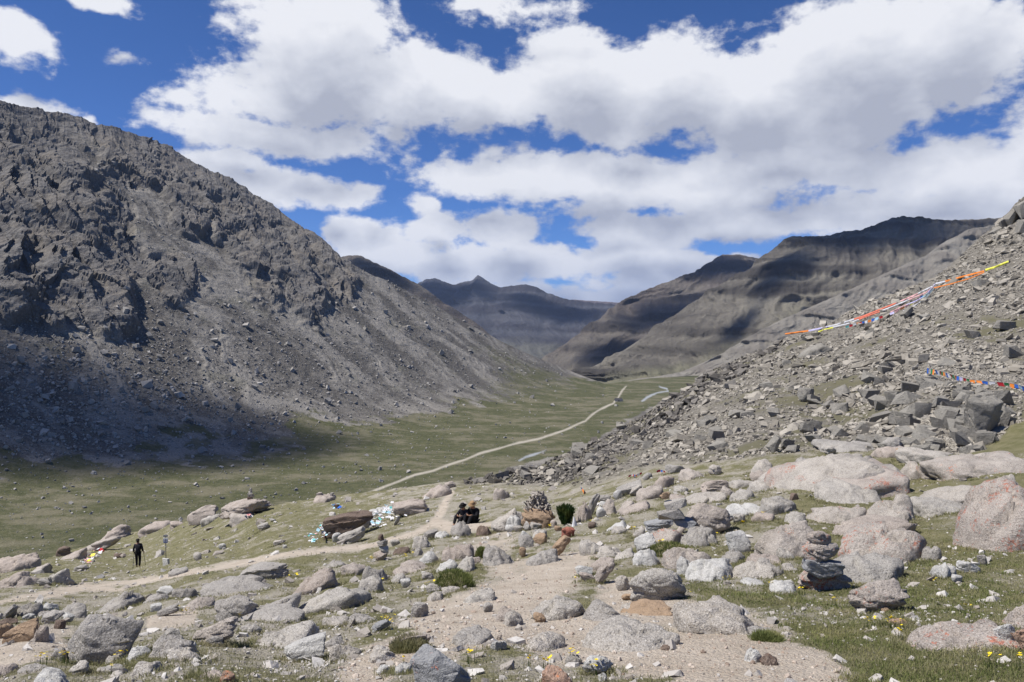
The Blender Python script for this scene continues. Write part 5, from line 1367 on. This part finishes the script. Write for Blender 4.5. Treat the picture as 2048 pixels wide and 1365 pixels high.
def blades(name, P, h, w, per, mat, seed, spread=.05, lean=.55, parent=None, up=None):
    r = np.random.default_rng(seed); N = len(P)*per
    B = np.repeat(P, per, 0)+np.c_[r.normal(0, 1, (N, 2)), np.zeros(N)]*np.repeat(spread, per)[:, None] if hasattr(spread, '__len__') else np.repeat(P, per, 0)+np.c_[r.normal(0, spread, (N, 2)), np.zeros(N)]
    H = np.repeat(h, per)*r.uniform(.5, 1.25, N); Wd = np.repeat(w, per)*r.uniform(.7, 1.3, N)
    a = r.uniform(0, 6.28, N); sx = np.stack([np.cos(a), np.sin(a), a*0], -1); ln = np.abs(r.normal(0, lean, N)); b2 = r.uniform(0, 6.28, N)
    T = np.stack([np.cos(b2)*ln, np.sin(b2)*ln, np.ones(N)], -1); T /= np.linalg.norm(T, axis=1)[:, None]
    if up is not None: T = T+np.repeat(up, per, 0)*1.3; T /= np.linalg.norm(T, axis=1)[:, None]
    M = B+T*(H*.55)[:, None]; T2 = T+np.stack([np.cos(b2)*.5, np.sin(b2)*.5, -.25*np.ones(N)], -1)*lean
    E = M+T2*(H*.5)[:, None]; hw = sx*(Wd*.5)[:, None]
    V = np.stack([B-hw-np.array([0, 0, .01]), B+hw-np.array([0, 0, .01]), M+hw*.75, M-hw*.75, E], 1).reshape(-1, 3)
    i = np.arange(N)*5; Fq = np.stack([i, i+1, i+2, i, i+2, i+3, i+3, i+2, i+4], -1).reshape(-1, 3)
    return link(name, mesh_from(name, V, Fq, [mat], False), parent)
LEAF = leaf_mat('juniper_leaf', (.018, .045, .014), (.045, .085, .022), (.10, .12, .03)); GRS = leaf_mat('short_grass', (.19, .20, .085), (.33, .31, .17), (.42, .38, .25)); MOSS = leaf_mat('mound_turf', (.13, .165, .05), (.25, .27, .10), (.36, .33, .16))
bark = plain('bark', (.10, .07, .05), .9)
b0 = ground_at(1131, 1053); b0[2] = float(ground_z(b0[0], b0[1])); o = empty('bush', b0, 'dark green upright bush with yellow flecks beside the stick pile', 'bush')
hb = 46/F*b0[1]; wb = 17/F*b0[1]
r_ = np.random.default_rng(411); PB = []; UB = []
for k in range(70):
    a = r_.uniform(0, 6.28); q = math.sqrt(r_.uniform()); top = Vector((wb*q*math.cos(a)*1.0, wb*q*math.sin(a)*.8, hb*(1-.28*q)*r_.uniform(.75, 1.02)))
    for j in range(26):
        t = r_.uniform(.05, 1); PB.append((top.x*(.35+.65*t), top.y*(.35+.65*t), top.z*t)); UB.append((top.x/wb*.5, top.y/wb*.5, 1))
PB, UB = np.array(PB), np.array(UB)
blades('foliage', PB, np.full(len(PB), .085), np.full(len(PB), .022), 3, LEAF, 412, .02, .5, o, UB)
for k in range(9):
    a = k*.7; tube('stem', [(0.02*math.cos(a), .02*math.sin(a), 0), (wb*.5*math.cos(a), wb*.4*math.sin(a), hb*.7)], [.014, .005], bark, o, 5)
def mound(u, v, w, h, label, seed, mat=None):
    Y = float(nearY(u, v)); b0 = ground_at(u, v); b0[2] = float(ground_z(b0[0], b0[1])); o = empty('grass_mound', b0, label, 'grass mound', 'grassy mounds among the rocks')
    W_, H_ = w/F*Y*.5, h/F*Y; d, fc = ico(4); k = 1+.38*fbm(d*1.7+seed, 3, seed=seed)
    V = d*k[:, None]*np.array([W_, W_*.8, H_*.85]); o2 = link('turf', mesh_from('turf', V, fc, [NM], True, {'dirt': np.zeros(len(V)), 'green': np.full(len(V), .95), 'talus': np.zeros(len(V))}), o)
    r = np.random.default_rng(seed); dd = r.normal(size=(int(900), 3)); dd[:, 2] = np.abs(dd[:, 2])*.9; dd /= np.linalg.norm(dd, axis=1)[:, None]; k = 1+.38*fbm(dd*1.7+seed, 3, seed=seed)
    blades('grass', dd*k[:, None]*np.array([W_, W_*.8, H_*.85]), np.full(900, .055*(Y/12)**.5), np.full(900, .009*(Y/9)), 3, mat or MOSS, seed+1, .02, .6, o, dd)
mound(910, 1182, 74, 36, 'round dark mossy mound at the left edge of the dirt path', 421)
mound(1338, 1112, 80, 30, 'dark grassy mound with yellow flowers below the central cairn', 423, MOSS)
mound(820, 1304, 66, 26, 'grassy hump on the broken rock left of the blue grey boulder', 425, GRS)
mound(1535, 1280, 44, 9, 'small green grass cushion alone on the pale gravel', 427)
mound(965, 1118, 20, 20, 'mossy tuft left of the blue-tinged grey boulder', 435)
def gcond(mn): return lambda r, u, v, d, g, ta, P: (ta < .3) & (r.uniform(size=len(u)) < np.clip(g*1.25-mn, 0, 1)) & (d < .35)
u, v, P = near_pts(52000, 441, (-420, 1000, 2560, 1420), gcond(.22))
o = blades('grass', P, .026*(P[:, 1]/8)**.35*np.clip(.7+1.2*fbm(P*.8, 2, seed=443), .4, 1.5), .0045*np.maximum(1, P[:, 1]/5), 7, GRS, 442, .05*np.maximum(1, P[:, 1]/9), 1.1); tag(o, 'short dry green grass of the stony meadow', 'grass', kind='stuff')
u, v, P = near_pts(27000, 445, (1340, 1060, 2560, 1420), gcond(.25))
o = blades('grass', P, .028*np.clip(.7+1.6*fbm(P*.9, 2, seed=447), .35, 1.8), .0045*np.maximum(1, P[:, 1]/5), 8, MOSS, 446, .045, 1.1); tag(o, 'thicker green grass in the right foreground', 'grass', kind='stuff')
# turf grown up against the sunken rocks
PC = []; r_ = np.random.default_rng(451)
for (x, y, a_, b_, px_) in COLLAR:
    if y > 45: continue
    n = int(min(260, 40+px_*1.7)); t_ = r_.uniform(0, 6.28, n); q = 1.0+np.abs(r_.normal(0, .09, n))+.10*np.sin(t_*3+x*5)
    PC.append(np.stack([x+a_*q*np.cos(t_), y+b_*q*np.sin(t_)], -1))
PC = np.concatenate(PC); zc_ = ground_z(PC[:, 0], PC[:, 1]); u = UC+F*PC[:, 0]/PC[:, 1]; v = VH-F*zc_/PC[:, 1]; P = np.c_[PC, zc_]
d, g, ta = near_masks(u, v, P); k = (d < .45) & (ta < .4) & (r_.uniform(size=len(P)) < .35+.6*g); P = P[k]
o = blades('grass', P, .038*np.clip(P[:, 1]/8, .8, 2.2)**.5*np.clip(.8+1.3*fbm(P*.7, 2, seed=453), .3, 1.7), .005*np.maximum(1, P[:, 1]/5), 7, GRS, 452, .035*np.maximum(1, P[:, 1]/9), .9); tag(o, 'grass grown up against the sunken rocks', 'grass', kind='stuff')
PET = plain('yellow_petal', (.80, .62, .02), .6, .1); STEMG = plain('flower_stem', (.06, .10, .02), .8)
FL = [(1315,1091,14,7,'yellow flowers in the dark grass below the central cairn'),(1330,1098,12,6,None),(85,1340,14,7,'yellow flowers on the grey flat rock at bottom left'),(128,1335,12,9,'orange yellow flowers at the foot of the big dark boulder'),(242,1328,10,6,'yellow flowers right of the small grey block'),(222,1352,5,2,None),(775,1248,10,9,'yellow flowers beside the bluish tilted flagstone'),(780,1258,12,5,None),(370,1232,8,5,None),(355,1228,8,3,None),(597,1217,4,5,'yellow flowers at the right end of the lower dark slab'),
 (1693,1032,14,6,'yellow flowers below the low lichen-footed rock'),(1715,1030,5,3,None),(1526,1040,6,5,'yellow flowers left of the small pale grey hump'),(1490,1052,10,4,None),(1780,1038,4,3,None),(1668,1212,7,5,'yellow flowers in the grass below the right cairn'),(1600,1190,12,6,None),(1545,1180,10,4,None),(1790,1260,20,12,'yellow flowers scattered in the grass at lower right'),(1740,1258,14,6,None),(1800,1280,10,5,None),(1450,1170,14,4,None),(1405,1158,6,3,'yellow flowers below the bright speckled boulder'),(1378,1196,5,2,'single yellow flowers beside the largest pale boulder'),(1190,1352,10,6,'yellow flowers beneath the speckled egg-shaped stone'),
 (1145,1325,12,6,None),(1095,1345,14,8,'yellow flowers left of the orange brown rock at the bottom'),(1060,1338,8,4,None),(938,1330,12,5,'yellow flowers right of the huge blue grey boulder'),(808,1345,5,4,None),(765,1168,8,4,None),(810,1128,10,5,None),(825,1124,6,3,'yellow flowers above the white dark-fronted stone'),(745,1128,4,5,None),(1100,1062,5,3,None),(1185,1054,8,4,'yellow flowers right of the white cloth'),(1262,1066,8,3,None),(2028,1094,6,4,'yellow flowers against the foot of the largest lichen boulder'),(1900,1286,14,5,'yellow flowers in front of the long red boulder'),(2040,1345,10,4,None),(1985,1340,12,4,None),(590,1160,10,4,None),(520,1160,8,4,None),(200,1170,6,2,None),(690,1188,8,3,None),(480,1252,12,3,None),(560,1240,8,3,None),(1150,1170,4,2,None),(1430,1072,8,3,None),(1560,1010,8,2,None),(1870,1170,10,3,None),(1930,1230,12,4,None),(875,1170,8,3,None),(856,1182,7,3,None)]
for k, (u, v, sp_, n, lb) in enumerate(FL):
    r = np.random.default_rng(500+k); b0 = ground_at(u, v); b0[2] = float(ground_z(b0[0], b0[1])); Y = b0[1]; V, Fs, mi = [], [], []
    n = int(n*1.6)
    for j in range(n):
        px, py = r.normal(0, sp_*.5/F*Y), r.normal(0, sp_*.5/F*Y); z0 = float(ground_z(b0[0]+px, Y+py))-b0[2]; hh = r.uniform(.06, .10)*max(1, Y/12); rr = .013*max(1, Y/7)*r.uniform(.8, 1.25); tx, ty = r.normal(0, .35), r.normal(-.35, .3)
        c = len(V); V.append((px, py, z0+hh)); 
        for q in range(10):
            a = q*.6283; q2 = rr*(1 if q % 2 == 0 else .55); V.append((px+q2*math.cos(a), py+q2*math.sin(a), z0+hh+q2*(tx*math.cos(a)+ty*math.sin(a))+.25*q2))
        for q in range(10): Fs.append((c, c+1+q, c+1+(q+1) % 10)); mi.append(0)
        s = len(V); V += [(px-.003, py, z0-.02), (px+.003, py, z0-.02), (px, py, z0+hh)]; Fs.append((s, s+1, s+2)); mi.append(1)
    tag(link('flower_clump', mesh_from('flower_clump', V, Fs, [PET, STEMG], False, None, mi), None, b0), lb or 'small loose clump of yellow flowers in the stony grass', 'flowers', 'clumps of yellow flowers')
# ------------------------------------------------------------------ tent far down the trail
ty = float(farY(1237, 803)); tb = P3(1237, 803, ty); o = empty('tent', tb, 'small dark tent beside the trail far down the valley', 'tent'); tw, th_ = 15/F*ty, 6.5/F*ty
def prism(name, pts, mat, parent):
    me = bpy.data.meshes.new(name); me.from_pydata(pts[0], [], pts[1]); me.update(); me.materials.append(mat); return link(name, me, parent)
DT = plain('dark_canvas', (.05, .05, .055), .8); PT = plain('pale_canvas', (.45, .43, .40), .8)
w2, d2, h1, h2 = tw*.5, tw*.35, th_*.42, th_
prism('wall', ([(-w2,-d2,-.6),(w2,-d2,-.6),(w2,d2,-.6),(-w2,d2,-.6),(-w2,-d2,h1),(w2,-d2,h1),(w2,d2,h1),(-w2,d2,h1)], [(0,1,5,4),(1,2,6,5),(2,3,7,6),(3,0,4,7)]), PT, o)
prism('roof', ([(-w2*1.1,-d2*1.15,h1*.9),(w2*1.1,-d2*1.15,h1*.9),(w2*1.1,d2*1.15,h1*.9),(-w2*1.1,d2*1.15,h1*.9),(-w2*.9,0,h2),(w2*.9,0,h2)], [(0,1,5,4),(2,3,4,5),(1,2,5),(3,0,4)]), DT, o)
prism('door', ([(-.6,-d2-.03,-.5),(.6,-d2-.03,-.5),(.6,-d2-.03,h1*.85),(-.6,-d2-.03,h1*.85)], [(0,1,2,3)]), DT, o)
# ------------------------------------------------------------------ clouds overhead (above the frame) that shade parts of the hills
cm, ct, cbs = material('cloud_vapour', 1.)
ct.put(cbs.inputs['Base Color'], (.92, .93, .95)); al = ct.attr('thick'); cpo = ct.new('ShaderNodeNewGeometry').outputs['Position']
ct.put(cbs.inputs['Alpha'], ct.mr(ct.m('ADD', al, ct.m('MULTIPLY_ADD', ct.noise(cpo, .004, 6, .6), 1.0, -.5)), .12, 1.05, 0, .86))
def cloud(tu, tv, TY, H, rx, ry, rot=0, seed=0):
    T = P3(tu, tv, TY); k = (H-T[2])/SUN.z; c = T+np.array(SUN)*k
    n = 40; a, q = np.meshgrid(np.linspace(0, 2*math.pi, 72), np.linspace(0, 1, n)); wob = 1+.30*fbm(np.stack([np.cos(a)*1.4, np.sin(a)*1.4, q*0+seed], -1), 4, seed=600+seed)
    X, Yy = rx*q*wob*np.cos(a), ry*q*wob*np.sin(a); thick = np.clip(1-q**2, 0, 1); puff = .6+.5*fbm(np.stack([X/rx*3, Yy/ry*3, X*0+seed], -1), 4, seed=610+seed)
    up = thick**.6*min(rx, ry)*.5*puff; lo_ = -thick**.5*min(rx, ry)*.12
    cr_, sr_ = math.cos(R(rot)), math.sin(R(rot)); V = np.concatenate([np.stack([X*cr_-Yy*sr_, X*sr_+Yy*cr_, z_], -1).reshape(-1, 3) for z_ in (up, lo_)])
    Fc = np.concatenate([grid_faces(n, 72), grid_faces(n, 72, n*72)[:, ::-1]])
    o = link('cloud', mesh_from('cloud', V, Fc, [cm], True, {'thick': np.r_[thick.ravel(), thick.ravel()]}), None, c); o['kind'] = 'structure'
CLOUDS = [(1760,490,2250,2600,500,210,12),(1570,550,2000,2600,270,75,40),(1470,640,1750,2500,170,45,45),(1600,600,1750,2500,150,40,40),(1340,600,2900,3200,420,230,30),(1440,545,3350,3400,420,150,0),(1210,690,2500,3000,240,120,30),
 (890,590,6100,4600,620,420,0),(1090,605,5800,4600,560,420,-20),(1190,618,8200,5600,700,500,0),(760,545,2600,2800,160,90,0),(1150,680,4500,4200,260,160,0),
 (200,875,510,1500,215,95,30),(1260,748,1300,2000,160,30,10)]
for k, c_ in enumerate(CLOUDS): cloud(*c_, seed=k)
# ------------------------------------------------------------------ thin mountain air
hz = bpy.data.meshes.new('haze'); x0, x1, y0, y1, z0, z1 = -21000, 21000, -5000, 27000, -480, 1100
hz.from_pydata([(x, y, z) for x in (x0, x1) for y in (y0, y1) for z in (z0, z1)], [], [(0,1,3,2),(4,6,7,5),(0,4,5,1),(2,3,7,6),(0,2,6,4),(1,5,7,3)]); hz.update()
hm = bpy.data.materials.new('mountain_air'); hm.use_nodes = True; hm.node_tree.nodes.clear(); ht = NT(hm.node_tree)
pv = ht.new('ShaderNodeVolumePrincipled'); pv.inputs['Color'].default_value = (.50, .66, 1, 1); pv.inputs['Density'].default_value = HAZE; pv.inputs['Anisotropy'].default_value = .1
ho = ht.new('ShaderNodeOutputMaterial'); ht.l.new(pv.outputs[0], ho.inputs['Volume']); hz.materials.append(hm)
if HAZE > 0: o = link('haze', hz); o['kind'] = 'stuff'
